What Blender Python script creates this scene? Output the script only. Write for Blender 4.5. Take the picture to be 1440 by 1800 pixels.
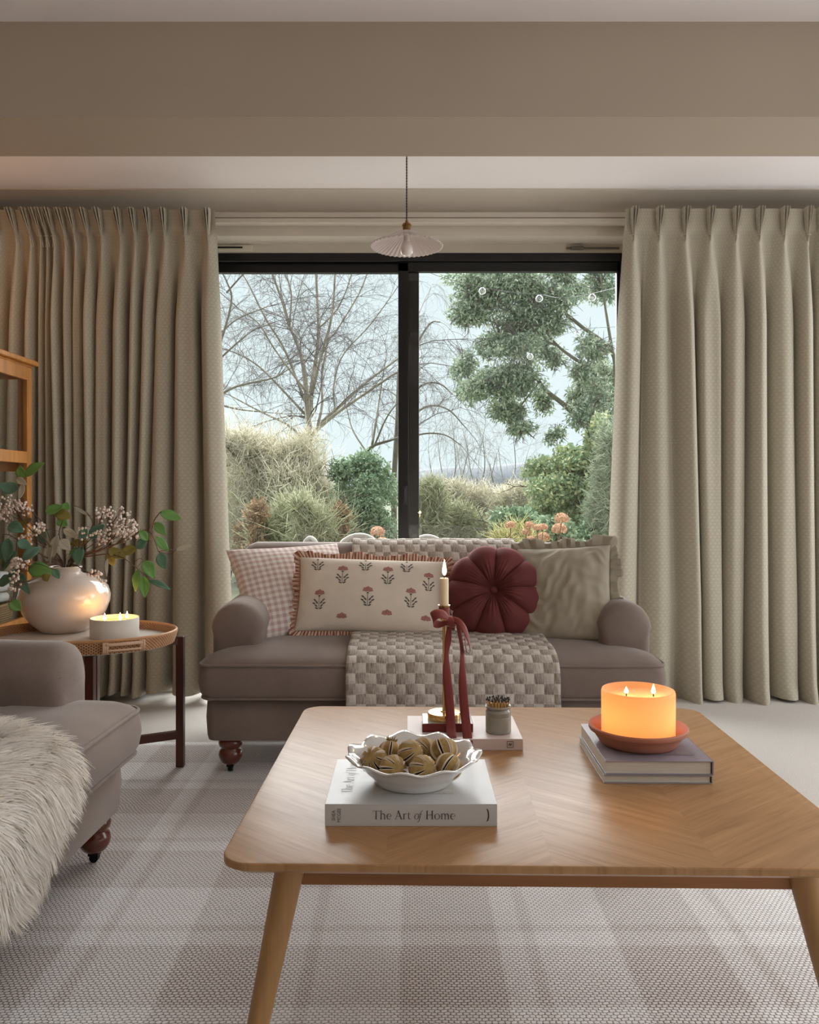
import bpy, bmesh, math, random
import numpy as np
from mathutils import Vector, Matrix, noise

for _o in list(bpy.data.objects):
    bpy.data.objects.remove(_o)
sc = bpy.context.scene
COL = sc.collection
PI = math.pi
R = random.Random(11)
NR = np.random.default_rng(5)


def L(r, g, b):
    """sRGB 0-255 to linear"""
    def f(c):
        c /= 255.0
        return c / 12.92 if c <= .04045 else ((c + .055) / 1.055) ** 2.4
    return (f(r), f(g), f(b))


# ---------------------------------------------------------------- camera, sky, sun, exposure
H, F = 1.09, 1440.0                       # eye height (m), focal length in pixels of the 1440 x 1800 frame
cam_d = bpy.data.cameras.new('camera')
cam = bpy.data.objects.new('camera', cam_d)
COL.objects.link(cam)
cam.location = (0, 0, H)
cam.rotation_euler = (PI / 2, 0, 0)
cam_d.sensor_fit = 'HORIZONTAL'
cam_d.sensor_width = 36.0
cam_d.lens = 36.0 * F / 1440
cam_d.shift_y = -34 / 1440
cam_d.clip_start = .02
cam_d.clip_end = 400
sc.camera = cam

world = bpy.data.worlds.new('overcast_sky')
sc.world = world
world.use_nodes = True
_bg = world.node_tree.nodes['Background']
_bg.inputs[0].default_value = (.80, .915, .95, 1)
_bg.inputs[1].default_value = .90


def lamp(name, kind, loc, energy, col, rot=(0, 0, 0), **kw):
    d = bpy.data.lights.new(name, kind)
    d.energy = energy
    d.color = col
    for k, v in kw.items():
        setattr(d, k, v)
    o = bpy.data.objects.new(name, d)
    o.location = loc
    o.rotation_euler = rot
    COL.objects.link(o)
    return o


SUN_E = 16.0
lamp('sun', 'SUN', (0, 12, 9), SUN_E, (1.0, .982, .972), (-math.radians(50), 0, 0), angle=math.radians(110))
lamp('side_fill_light', 'AREA', (3.24, .6, 1.35), 26, (1.0, .965, .955), (0, math.radians(58), 0),  # unseen fill light, added to brighten the room from the right
     shape='RECTANGLE', size=1.9, size_y=3.2)
lamp('far_side_fill_light', 'AREA', (3.24, 3.6, 1.35), 20, (1.0, .975, .97), (0, math.radians(78), 0),  # second added fill, lifts curtains and ceiling beyond the beam
     shape='RECTANGLE', size=1.9, size_y=1.2)
lamp('left_corner_lamp_light', 'POINT', (-2.05, 3.75, 2.1), 1.6, (1.0, .50, .22), shadow_soft_size=.06)

sc.view_settings.view_transform = 'Standard'
sc.view_settings.look = 'None'
sc.view_settings.gamma = 1.0
sc.view_settings.use_curve_mapping = False
sc.view_settings.exposure = 0.3
sc.cycles.max_bounces = 10
sc.cycles.diffuse_bounces = 6
sc.cycles.glossy_bounces = 4
sc.cycles.transparent_max_bounces = 12
sc.cycles.transmission_bounces = 6
sc.cycles.sample_clamp_indirect = 4.0
sc.cycles.caustics_reflective = False
sc.cycles.caustics_refractive = False


# ---------------------------------------------------------------- material helpers
class G:
    """small helper over a node tree"""
    def __init__(s, name):
        s.m = bpy.data.materials.new(name)
        s.m.use_nodes = True
        s.t = s.m.node_tree
        s.b = s.t.nodes['Principled BSDF']
        s.out = s.t.nodes['Material Output']

    def n(s, typ, **kw):
        nd = s.t.nodes.new('ShaderNode' + typ)
        for k, v in kw.items():
            setattr(nd, k, v)
        return nd

    def put(s, sock, v):
        if isinstance(v, bpy.types.NodeSocket):
            s.t.links.new(v, sock)
        elif isinstance(v, (tuple, list)) and len(v) == 3 and sock.type == 'RGBA':
            sock.default_value = (*v, 1)
        else:
            sock.default_value = v

    def ma(s, op, a, b=None, c=None):
        nd = s.n('Math', operation=op)
        for i, v in enumerate((a, b, c)):
            if v is not None:
                s.put(nd.inputs[i], v)
        return nd.outputs[0]

    def mix(s, f, a, b):
        nd = s.n('Mix', data_type='RGBA')
        s.put(nd.inputs[0], f)
        s.put(nd.inputs[6], a)
        s.put(nd.inputs[7], b)
        return nd.outputs[2]

    def uv(s):
        nd = s.n('UVMap', uv_map='UVMap')
        sp = s.n('SeparateXYZ')
        s.t.links.new(nd.outputs[0], sp.inputs[0])
        return sp.outputs[0], sp.outputs[1], nd.outputs[0]

    def obj(s):
        nd = s.n('TexCoord')
        sp = s.n('SeparateXYZ')
        s.t.links.new(nd.outputs['Object'], sp.inputs[0])
        return sp.outputs[0], sp.outputs[1], sp.outputs[2], nd.outputs['Object']

    def noise(s, vec, scale, detail=3, dist=0, rough=.5):
        nd = s.n('TexNoise')
        s.t.links.new(vec, nd.inputs['Vector'])
        nd.inputs['Scale'].default_value = scale
        nd.inputs['Detail'].default_value = detail
        nd.inputs['Distortion'].default_value = dist
        nd.inputs['Roughness'].default_value = rough
        return nd.outputs[0]

    def ramp(s, v, a, b):
        nd = s.n('MapRange')
        s.put(nd.inputs[0], v)
        s.put(nd.inputs[1], a)
        s.put(nd.inputs[2], b)
        return nd.outputs[0]

    def scale(s, vec, v3):
        nd = s.n('Mapping')
        s.t.links.new(vec, nd.inputs[0])
        nd.inputs['Scale'].default_value = v3
        return nd.outputs[0]

    def vec(s, x, y, z=0.0):
        nd = s.n('CombineXYZ')
        s.put(nd.inputs[0], x)
        s.put(nd.inputs[1], y)
        s.put(nd.inputs[2], z)
        return nd.outputs[0]

    def bump(s, h, strength, dist=.002):
        nd = s.n('Bump')
        s.put(nd.inputs['Height'], h)
        nd.inputs['Strength'].default_value = strength
        nd.inputs['Distance'].default_value = dist
        s.t.links.new(nd.outputs[0], s.b.inputs['Normal'])

    def set(s, **kw):
        names = dict(col='Base Color', rough='Roughness', metal='Metallic', spec='Specular IOR Level', sheen='Sheen Weight',
                     sheen_r='Sheen Roughness', coat='Coat Weight', coat_r='Coat Roughness', sss='Subsurface Weight',
                     trans='Transmission Weight', emit='Emission Color', emit_s='Emission Strength', sheen_t='Sheen Tint')
        for k, v in kw.items():
            s.put(s.b.inputs[names[k]], v)
        return s


def mat(name, col, rough=.5, var=0.0, vs=12, bump=0.0, bs=300, bd=.001, stretch=None, **kw):
    g = G(name)
    g.set(col=col, rough=rough, **kw)
    if var or bump:
        v = g.obj()[3]
        if stretch:
            v = g.scale(v, stretch)
        if var:
            f = g.noise(v, vs, 4)
            g.set(col=g.mix(g.ramp(f, .3, .7), tuple(c * (1 - var) for c in col), tuple(min(1, c * (1 + var)) for c in col)))
        if bump:
            g.bump(g.noise(v, bs, 3), bump, bd)
    return g.m


def leafmat(name, cols, rough=.5, spec=.4, transl=.25):
    """random colour per leaf between the given colours"""
    g = G(name)
    geo = g.n('NewGeometry')
    rp = g.n('ValToRGB')
    g.t.links.new(geo.outputs['Random Per Island'], rp.inputs[0])
    el = rp.color_ramp.elements
    el[0].color = (*cols[0], 1)
    el[1].color = (*cols[-1], 1)
    for i, c in enumerate(cols[1:-1]):
        e = el.new((i + 1) / (len(cols) - 1))
        e.color = (*c, 1)
    g.set(col=rp.outputs[0], rough=rough, spec=spec)
    if transl:
        tr = g.n('BsdfTranslucent')
        g.t.links.new(rp.outputs[0], tr.inputs[0])
        mx = g.n('MixShader')
        mx.inputs[0].default_value = transl
        g.t.links.new(g.b.outputs[0], mx.inputs[1])
        g.t.links.new(tr.outputs[0], mx.inputs[2])
        g.t.links.new(mx.outputs[0], g.out.inputs[0])
    return g.m


def emitter(name, col, s):
    g = G(name)
    g.set(col=col, emit=col, emit_s=s, rough=.6)
    return g.m


# ---------------------------------------------------------------- mesh helpers
class MB:
    def __init__(s):
        s.v, s.f, s.uv = [], [], []

    def add(s, vs, fs, uv=None):
        k = len(s.v)
        s.v += [tuple(p) for p in vs]
        s.f += [tuple(i + k for i in f) for f in fs]
        s.uv += [tuple(q) for q in uv] if uv else [(p[0], p[1]) for p in vs]
        return s

    def box(s, c, d, M=None):
        x, y, z = (q / 2 for q in d)
        vs = [Vector((a * x, b * y, e * z)) for a in (-1, 1) for b in (-1, 1) for e in (-1, 1)]
        if M is not None:
            vs = [M @ p for p in vs]
        vs = [p + Vector(c) for p in vs]
        return s.add(vs, [(0, 1, 3, 2), (4, 6, 7, 5), (0, 4, 5, 1), (2, 3, 7, 6), (0, 2, 6, 4), (1, 5, 7, 3)])

    def bar(s, a, b, w, h):
        """a straight square bar from a to b"""
        a, b = Vector(a), Vector(b)
        d = (b - a)
        q = d.to_track_quat('Z', 'Y').to_matrix()
        return s.box((a + b) / 2, (w, h, d.length), q)

    def lathe(s, prof, n=32, c=(0, 0, 0), fn=None, cap=True):
        k = len(prof)
        vs, fs, uv = [], [], []
        for i in range(n):
            a = 2 * PI * i / n
            for j, (r, z) in enumerate(prof):
                rr, zz = fn(a, r, z, j) if fn else (r, z)
                vs.append((c[0] + rr * math.cos(a), c[1] + rr * math.sin(a), c[2] + zz))
                uv.append((i / n, j / (k - 1)))
        for i in range(n):
            m = (i + 1) % n
            for j in range(k - 1):
                fs.append((i * k + j, m * k + j, m * k + j + 1, i * k + j + 1))
        if cap:
            if prof[0][0] > 1e-4:
                fs.append(tuple(i * k for i in range(n))[::-1])
            if prof[-1][0] > 1e-4:
                fs.append(tuple(i * k + k - 1 for i in range(n)))
        return s.add(vs, fs, uv)

    def tube(s, path, r, n=8, closed=False, cap=True):
        P = [Vector(p) for p in path]
        m = len(P)
        rs = r if isinstance(r, (list, tuple)) else [r] * m
        vs, fs = [], []
        up = None
        for i, p in enumerate(P):
            if closed:
                t = P[(i + 1) % m] - P[i - 1]
            else:
                t = P[min(i + 1, m - 1)] - P[max(i - 1, 0)]
            if t.length < 1e-9:
                t = Vector((0, 0, 1))
            t.normalize()
            if up is None:
                up = t.orthogonal().normalized()
            else:
                up = (up - t * up.dot(t))
                up = up.normalized() if up.length > 1e-6 else t.orthogonal().normalized()
            w = t.cross(up)
            for k in range(n):
                a = 2 * PI * k / n
                vs.append(p + (up * math.cos(a) + w * math.sin(a)) * rs[i])
        for i in range(m if closed else m - 1):
            j = (i + 1) % m
            for k in range(n):
                q = (k + 1) % n
                fs.append((i * n + k, i * n + q, j * n + q, j * n + k))
        if cap and not closed:
            fs.append(tuple(range(n))[::-1])
            fs.append(tuple(range((m - 1) * n, m * n)))
        return s.add(vs, fs)

    def grid(s, fn, nu, nv, cu=False, cv=False, uvf=None, flip=False):
        vs, fs, uv = [], [], []
        for i in range(nu):
            for j in range(nv):
                u = i / nu if cu else i / (nu - 1)
                v = j / nv if cv else j / (nv - 1)
                vs.append(fn(u, v))
                uv.append(uvf(u, v) if uvf else (u, v))
        for i in range(nu if cu else nu - 1):
            for j in range(nv if cv else nv - 1):
                a, b = (i + 1) % nu, (j + 1) % nv
                q = (i * nv + j, a * nv + j, a * nv + b, i * nv + b)
                fs.append(q[::-1] if flip else q)
        return s.add(vs, fs, uv)

    def rings(s, loops, cap0=True, cap1=True):
        n = len(loops[0])
        vs = [p for lp in loops for p in lp]
        fs = []
        for i in range(len(loops) - 1):
            for k in range(n):
                q = (k + 1) % n
                fs.append((i * n + k, i * n + q, (i + 1) * n + q, (i + 1) * n + k))
        if cap0:
            fs.append(tuple(range(n))[::-1])
        if cap1:
            fs.append(tuple(range((len(loops) - 1) * n, len(loops) * n)))
        return s.add(vs, fs)

    def sphere(s, c, r, n=10, k=6, sc3=(1, 1, 1)):
        pr = [(max(1e-5, math.sin(PI * j / k)) * r, -math.cos(PI * j / k) * r) for j in range(k + 1)]
        vs0 = len(s.v)
        s.lathe(pr, n, (0, 0, 0), cap=False)
        for i in range(vs0, len(s.v)):
            p = s.v[i]
            s.v[i] = (p[0] * sc3[0] + c[0], p[1] * sc3[1] + c[1], p[2] * sc3[2] + c[2])
        return s

    def poly(s, pts2, fn, thick=None):
        """flat polygon; fn maps (x, y) to 3-D"""
        vs = [fn(x, y) for x, y in pts2]
        return s.add(vs, [tuple(range(len(vs)))])

    def build(s, name, m, parent=None, loc=(0, 0, 0), rot=(0, 0, 0), smooth=True, ang=40, bevel=0, seg=2, solid=0, sub=0, kind=None, M=None, fixn=True):
        me = bpy.data.meshes.new(name)
        me.from_pydata(s.v, [], s.f)
        ul = me.uv_layers.new(name='UVMap')
        li = np.empty(len(me.loops), dtype=np.int32)
        me.loops.foreach_get('vertex_index', li)
        ul.data.foreach_set('uv', np.asarray(s.uv, dtype=np.float32)[li].ravel())
        me.materials.append(m)
        if fixn and len(s.f) < 60000:
            bm = bmesh.new()
            bm.from_mesh(me)
            bmesh.ops.recalc_face_normals(bm, faces=bm.faces)
            bm.to_mesh(me)
            bm.free()
        if smooth:
            me.shade_smooth()
            if ang:
                me.set_sharp_from_angle(angle=math.radians(ang))
        o = bpy.data.objects.new(name, me)
        COL.objects.link(o)
        if parent is not None:
            o.parent = parent
        if M is not None:
            o.matrix_local = M
        else:
            o.location = loc
            o.rotation_euler = rot
        if bevel:
            b = o.modifiers.new('bevel', 'BEVEL')
            b.width = bevel
            b.segments = seg
            b.limit_method = 'ANGLE'
            b.angle_limit = math.radians(35)
            b.harden_normals = False
        if solid:
            b = o.modifiers.new('solid', 'SOLIDIFY')
            b.thickness = solid
            b.offset = 0
        if sub:
            b = o.modifiers.new('sub', 'SUBSURF')
            b.levels = sub
            b.render_levels = sub
        if kind:
            o['kind'] = kind
        return o


def fast(name, V, Fc, m, parent=None, smooth=False, kind='stuff'):
    """big mesh from numpy arrays, all faces of one size"""
    V = np.asarray(V, dtype=np.float32)
    Fc = np.asarray(Fc, dtype=np.int32)
    me = bpy.data.meshes.new(name)
    k = Fc.shape[1]
    me.vertices.add(len(V))
    me.vertices.foreach_set('co', V.ravel())
    me.loops.add(Fc.size)
    me.loops.foreach_set('vertex_index', Fc.ravel())
    me.polygons.add(len(Fc))
    me.polygons.foreach_set('loop_start', np.arange(0, Fc.size, k, dtype=np.int32))
    me.update(calc_edges=True)
    me.validate()
    if smooth:
        me.shade_smooth()
    me.materials.append(m)
    o = bpy.data.objects.new(name, me)
    COL.objects.link(o)
    if parent is not None:
        o.parent = parent
    if kind:
        o['kind'] = kind
    return o


def thing(name, label, cat, loc=(0, 0, 0), rot=(0, 0, 0), group=None, M=None):
    o = bpy.data.objects.new(name, None)
    o.empty_display_size = .05
    COL.objects.link(o)
    if M is not None:
        o.matrix_world = M
    else:
        o.location = loc
        o.rotation_euler = rot
    return tag(o, label, cat, group)


def tag(o, label, cat, group=None):
    o['label'] = label
    o['category'] = cat
    if group:
        o['group'] = group
    return o


def struct(o):
    o['kind'] = 'structure'
    return o


def at(px, py, d):
    """world point at distance d along the view through a pixel of the photograph"""
    return Vector(((px - 720) * d / F, d, H - (py - 866) * d / F))


def lerp(a, b, t):
    return a + (b - a) * t


def sst(a, b, x):
    t = min(1, max(0, (x - a) / (b - a)))
    return t * t * (3 - 2 * t)


def interp(xs, ys, x):
    if x <= xs[0]:
        return ys[0] + (x - xs[0]) * (ys[1] - ys[0]) / (xs[1] - xs[0])
    if x >= xs[-1]:
        return ys[-1] + (x - xs[-1]) * (ys[-1] - ys[-2]) / (xs[-1] - xs[-2])
    for i in range(len(xs) - 1):
        if x <= xs[i + 1]:
            t = (x - xs[i]) / (xs[i + 1] - xs[i])
            return lerp(ys[i], ys[i + 1], t)


def smooth_path(pts, n):
    """Catmull-Rom through the points"""
    P = [Vector(p) for p in pts]
    P = [P[0] * 2 - P[1]] + P + [P[-1] * 2 - P[-2]]
    out = []
    m = len(P) - 3
    for i in range(n):
        t = i / (n - 1) * m
        k = min(int(t), m - 1)
        t -= k
        a, b, c, d = P[k:k + 4]
        out.append(.5 * ((2 * b) + (c - a) * t + (2 * a - 5 * b + 4 * c - d) * t * t + (3 * b - a - 3 * c + d) * t ** 3))
    return out


def rrect(w, h, r, n=6):
    """rounded rectangle outline, centred"""
    pts = []
    for cx, cy, a0 in ((w / 2 - r, h / 2 - r, 0), (-w / 2 + r, h / 2 - r, 90), (-w / 2 + r, -h / 2 + r, 180), (w / 2 - r, -h / 2 + r, 270)):
        for i in range(n + 1):
            a = math.radians(a0 + 90 * i / n)
            pts.append((cx + r * math.cos(a), cy + r * math.sin(a)))
    return pts


# ---------------------------------------------------------------- materials
M_wall = mat('cream_paint', L(202, 194, 182), .8, var=.03, vs=2, bump=.05, bs=120)
M_beam = mat('beam_paint', L(176, 162, 146), .8, var=.03, vs=2)
M_ceil = mat('ceiling_paint', L(242, 237, 237), .85, var=.02, vs=1.5)
M_black = mat('black_frame', L(6, 6, 9), .35)
M_oak = mat('golden_oak', L(190, 128, 62), .4, var=.22, vs=3, stretch=(9, 9, 1.2), bump=.06, bs=30)
M_darkwood = mat('dark_red_wood', L(74, 36, 24), .32, var=.25, vs=4, stretch=(6, 6, 1))
M_brass = mat('polished_brass', L(212, 178, 118), .18, metal=1.0)
M_oldbrass = mat('aged_brass', L(150, 116, 74), .35, metal=1.0)
M_white = mat('white_ceramic', L(214, 213, 211), .12, coat=.6, coat_r=.05)
M_paper = mat('book_pages', L(205, 200, 190), .8, var=.12, vs=60, stretch=(.2, .2, 30))
M_ink = mat('grey_ink', L(78, 74, 72), .7)
M_wick = mat('burnt_wick', L(30, 24, 20), .9)
M_flame = emitter('flame', (1.0, .72, .30), 14)
M_leg = mat('turned_mahogany', L(96, 42, 26), .25, var=.2, vs=6, coat=.4)
M_iron = mat('castor_metal', L(26, 24, 24), .4, metal=.6)


def sofa_fabric():
    g = G('taupe_sofa_fabric')
    x, y, z, v = g.obj()
    f = g.noise(v, 4, 4)
    fine = g.noise(g.scale(v, (1, 1, 1)), 420, 2)
    c = g.mix(g.ramp(f, .3, .7), L(124, 109, 101), L(142, 127, 118))
    c = g.mix(g.ma('MULTIPLY', g.ramp(fine, .35, .65), .35), c, L(104, 92, 86))
    g.set(col=c, rough=.85, sheen=.35, sheen_r=.4, spec=.2)
    g.bump(fine, .25, .0012)
    return g.m


M_sofa = sofa_fabric()


def curtain_mat():
    g = G('patterned_curtain_cloth')
    u, v, w = g.uv()
    a, b = .021, .017                      # lattice of small pale lozenges, every second row shifted
    row = g.ma('FLOOR', g.ma('DIVIDE', v, b))
    sh = g.ma('MULTIPLY', g.ma('MODULO', row, 2.0), .5)
    fx = g.ma('SUBTRACT', g.ma('FRACT', g.ma('ADD', g.ma('DIVIDE', u, a), sh)), .5)
    fy = g.ma('SUBTRACT', g.ma('FRACT', g.ma('DIVIDE', v, b)), .5)
    r = g.ma('SQRT', g.ma('ADD', g.ma('MULTIPLY', g.ma('MULTIPLY', fx, fx), 1.5), g.ma('MULTIPLY', fy, fy)))
    k = g.ramp(r, .40, .30)
    ns = g.noise(w, 60, 3)
    base = g.mix(ns, L(170, 163, 146), L(182, 175, 158))
    c = g.mix(g.ma('MULTIPLY', k, .17), base, L(216, 212, 198))
    g.set(col=c, rough=.8, sheen=.2, spec=.2)
    g.bump(g.noise(w, 500, 2), .15, .001)
    return g.m


M_curtain = curtain_mat()


def carpet_mat():
    g = G('pale_carpet')
    v = g.obj()[3]
    f = g.noise(v, 220, 4, rough=.7)
    big = g.noise(v, 3, 3)
    c = g.mix(g.ramp(f, .3, .7), L(172, 167, 161), L(212, 207, 201))
    c = g.mix(g.ma('MULTIPLY', big, .2), c, L(186, 180, 172))
    g.set(col=c, rough=.95, sheen=.2, spec=.1)
    g.bump(f, .6, .004)
    return g.m


def rug_mat():
    """flat-woven rug: pale knots over grey-brown ground, density changing in plaid bands"""
    g = G('woven_plaid_rug')
    x, y, z, v = g.obj()
    kx, ky = .0130, .0088
    wob = g.ma('MULTIPLY', g.ma('SUBTRACT', g.noise(v, 22, 3), .5), .011)
    xx, yy = g.ma('ADD', x, wob), g.ma('ADD', y, wob)
    row = g.ma('FLOOR', g.ma('DIVIDE', yy, ky))
    sh = g.ma('MULTIPLY', row, .5)
    fx = g.ma('SUBTRACT', g.ma('FRACT', g.ma('ADD', g.ma('DIVIDE', xx, kx), sh)), .5)
    fy = g.ma('SUBTRACT', g.ma('FRACT', g.ma('DIVIDE', yy, ky)), .5)
    r = g.ma('SQRT', g.ma('ADD', g.ma('MULTIPLY', fx, fx), g.ma('MULTIPLY', g.ma('MULTIPLY', fy, fy), .8)))
    knot = g.ramp(r, .56, .34)

    def band(c, per, off, lo, hi):
        t = g.ma('FRACT', g.ma('ADD', g.ma('DIVIDE', c, per), off))
        return g.ma('MULTIPLY', g.ramp(t, lo, lo + .02), g.ramp(t, hi, hi - .02))
    bx = g.ma('ADD', band(xx, .52, .10, .05, .52), g.ma('MULTIPLY', band(xx, .52, .10, .62, .70), .7))
    by = g.ma('ADD', band(yy, .52, .74, .05, .52), g.ma('MULTIPLY', band(yy, .52, .74, .62, .70), .7))
    dens = g.ma('MULTIPLY', g.ma('ADD', bx, by), .5)
    speck = g.noise(v, 90, 3)
    dark = g.mix(speck, L(104, 90, 82), L(146, 132, 123))
    ground = g.mix(dens, L(196, 191, 187), dark)
    pale = g.mix(g.ma('MULTIPLY', dens, .80), L(249, 248, 249), L(216, 208, 204))
    c = g.mix(knot, ground, pale)
    g.set(col=c, rough=.95, spec=.1, sheen=.15)
    g.bump(g.ma('ADD', knot, g.ma('MULTIPLY', speck, .4)), .8, .004)
    return g.m


def glass_mat(name, tint=(1, 1, 1), k=1.0):
    g = G(name)
    tr = g.n('BsdfTransparent')
    tr.inputs[0].default_value = (*tint, 1)
    gl = g.n('BsdfGlossy')
    gl.inputs['Roughness'].default_value = 0.0
    fr = g.n('Fresnel')
    bf = g.n('NewGeometry').outputs['Backfacing']      # thin pane: no total reflection on the way out
    g.t.links.new(g.ma('MULTIPLY_ADD', bf, 1 / 1.45 - 1.45, 1.45), fr.inputs[0])
    mx = g.n('MixShader')
    g.t.links.new(g.ma('MULTIPLY', fr.outputs[0], k), mx.inputs[0])
    g.t.links.new(tr.outputs[0], mx.inputs[1])
    g.t.links.new(gl.outputs[0], mx.inputs[2])
    g.t.links.new(mx.outputs[0], g.out.inputs[0])
    g.t.nodes.remove(g.b)
    return g.m


M_glass = glass_mat('window_glass', (.985, .995, .99))

# ---------------------------------------------------------------- the room
XL, XR, YB, YF, ZC = -2.26, 3.2, 4.5, -3.0, 2.70


def slab(name, lo, hi, m, **kw):
    c = [(a + b) / 2 for a, b in zip(lo, hi)]
    return struct(MB().box((0, 0, 0), [b - a for a, b in zip(lo, hi)]).build(name, m, loc=c, smooth=False, **kw))


slab('floor', (XL - .1, YF - .1, -.1), (XR + .1, YB + .25, 0), carpet_mat())
slab('ceiling', (XL - .1, YF - .1, ZC), (XR + .1, YB + .25, ZC + .1), M_ceil)
slab('wall_left', (XL - .1, YF, 0), (XL, YB + .25, ZC), M_wall)
wr = MB()
for y0, y1, z0, z1 in ((YF, -1.05, 0, ZC), (2.25, 2.95, 0, ZC), (4.25, YB + .25, 0, ZC), (-1.05, 2.25, 0, .38), (-1.05, 2.25, 2.32, ZC), (2.95, 4.25, 0, .38), (2.95, 4.25, 2.32, ZC)):  # two unseen openings, added for the side fill lights
    wr.box((XR + .05, (y0 + y1) / 2, (z0 + z1) / 2), (.1, y1 - y0, z1 - z0))
struct(wr.build('wall_right', M_wall, smooth=False))
WX0, WX1, WZ = -1.25, 1.245, 2.50
wb = MB()
wb.box(((XL + WX0) / 2, YB + .125, ZC / 2), (WX0 - XL, .25, ZC))
wb.box(((XR + WX1) / 2, YB + .125, ZC / 2), (XR - WX1, .25, ZC))
wb.box(((WX0 + WX1) / 2, YB + .125, (ZC + WZ) / 2), (WX1 - WX0, .25, ZC - WZ))
struct(wb.build('wall_back', M_wall, smooth=False))
slab('wall_front', (XL, YF - .1, 0), (XR, YF, ZC), M_wall)
# ceiling beam, plaster cornice and the curtain rail boards
slab('trim_1', (XL, 2.80, 2.375), (XR, 3.13, ZC), M_beam)
cv = []
for i in range(9):
    a = PI / 2 * i / 8
    cv.append((YB - .15 + .15 * math.sin(a) ** 1.0, ZC - .07 * (1 - math.cos(a))))
cv = [(YB - .165, ZC), (YB - .165, ZC - .006), (YB - .15, ZC - .006)] + [(y, z - .006) for y, z in cv[1:]] + [(YB, ZC - .085), (YB, ZC)]
struct(MB().rings([[(XL, y, z) for y, z in cv], [(XR, y, z) for y, z in cv]]).build('trim_2', M_wall, ang=30))
tb = MB()
tb.box((0, 4.475, 2.600), (XR + 1.9, .05, .03))
tb.box((0, 4.470, 2.566), (XR + 1.9, .06, .026))
struct(tb.build('trim_3', M_wall, smooth=False, bevel=.004))
tb = MB()
tb.box((-(abs(XL) + abs(WX0)) / 2, 4.49, .06), (abs(XL) - abs(WX0), .02, .12))
tb.box(((XR + WX1) / 2, 4.49, .06), (XR - WX1, .02, .12))
struct(tb.build('baseboard_back', mat('white_gloss', L(225, 222, 215), .4), smooth=False, bevel=.004))

# the black sliding window
win = bpy.data.objects.new('window_1', None)
COL.objects.link(win)
struct(win)
FY = 4.69
b = MB()
b.box((0, FY, 2.475), (WX1 - WX0, .08, .05))
hd = b.build('head_board', M_wall, win, smooth=False)
b = MB()
b.box((0, FY, 2.426), (WX1 - WX0, .09, .048))
b.box((WX0 + .025, FY, 1.2), (.05, .09, 2.5))
b.box((WX1 - .025, FY, 1.2), (.05, .09, 2.5))
b.box((0, FY, -.01), (WX1 - WX0, .09, .06))
b.build('frame', M_black, win, smooth=False, bevel=.004)
for s, x0, x1, yy in ((0, WX0 + .05, .055, FY + .012), (1, -.065, WX1 - .05, FY - .012)):
    b = MB()
    b.box(((x0 + x1) / 2, yy, 2.375), (x1 - x0, .04, .055))
    b.box(((x0 + x1) / 2, yy, .06), (x1 - x0, .04, .08))
    b.box((x0 + (.02 if s == 0 else .03), yy, 1.21), (.04 if s == 0 else .06, .04, 2.38))
    b.box((x1 - (.03 if s == 0 else .008), yy, 1.21), (.06 if s == 0 else .016, .04, 2.38))
    sh = b.build('sash', M_black, win, smooth=False, bevel=.003)
    MB().box(((x0 + x1) / 2, yy, 1.22), (x1 - x0 - .03, .006, 2.3)).build('pane', M_glass, sh, smooth=False)
b = MB()
b.box((-.028, FY - .038, 1.075), (.028, .012, .11))
b.box((-.028, FY - .047, 1.075), (.010, .012, .08))
b.build('handle', mat('satin_black', L(34, 35, 40), .3), win, smooth=False, bevel=.003)
b = MB()
b.box((-1.0, FY - .045, 2.475), (.22, .012, .036))
b.build('vent_cover', mat('cream_plastic', L(214, 206, 188), .5), win, smooth=False, bevel=.003)
MB().box((-1.03, FY - .053, 2.478), (.17, .006, .009)).build('vent_slot', M_black, win, smooth=False)
b = MB()
b.box((1.04, FY - .045, 2.475), (.30, .012, .010))
b.box((.95, FY - .052, 2.475), (.07, .02, .018))
b.build('closer_arm', mat('dull_metal', L(120, 112, 100), .4, metal=.7), win, smooth=False, bevel=.002)

# ---------------------------------------------------------------- curtains
ZT, ZP = 2.583, 2.437


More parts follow.
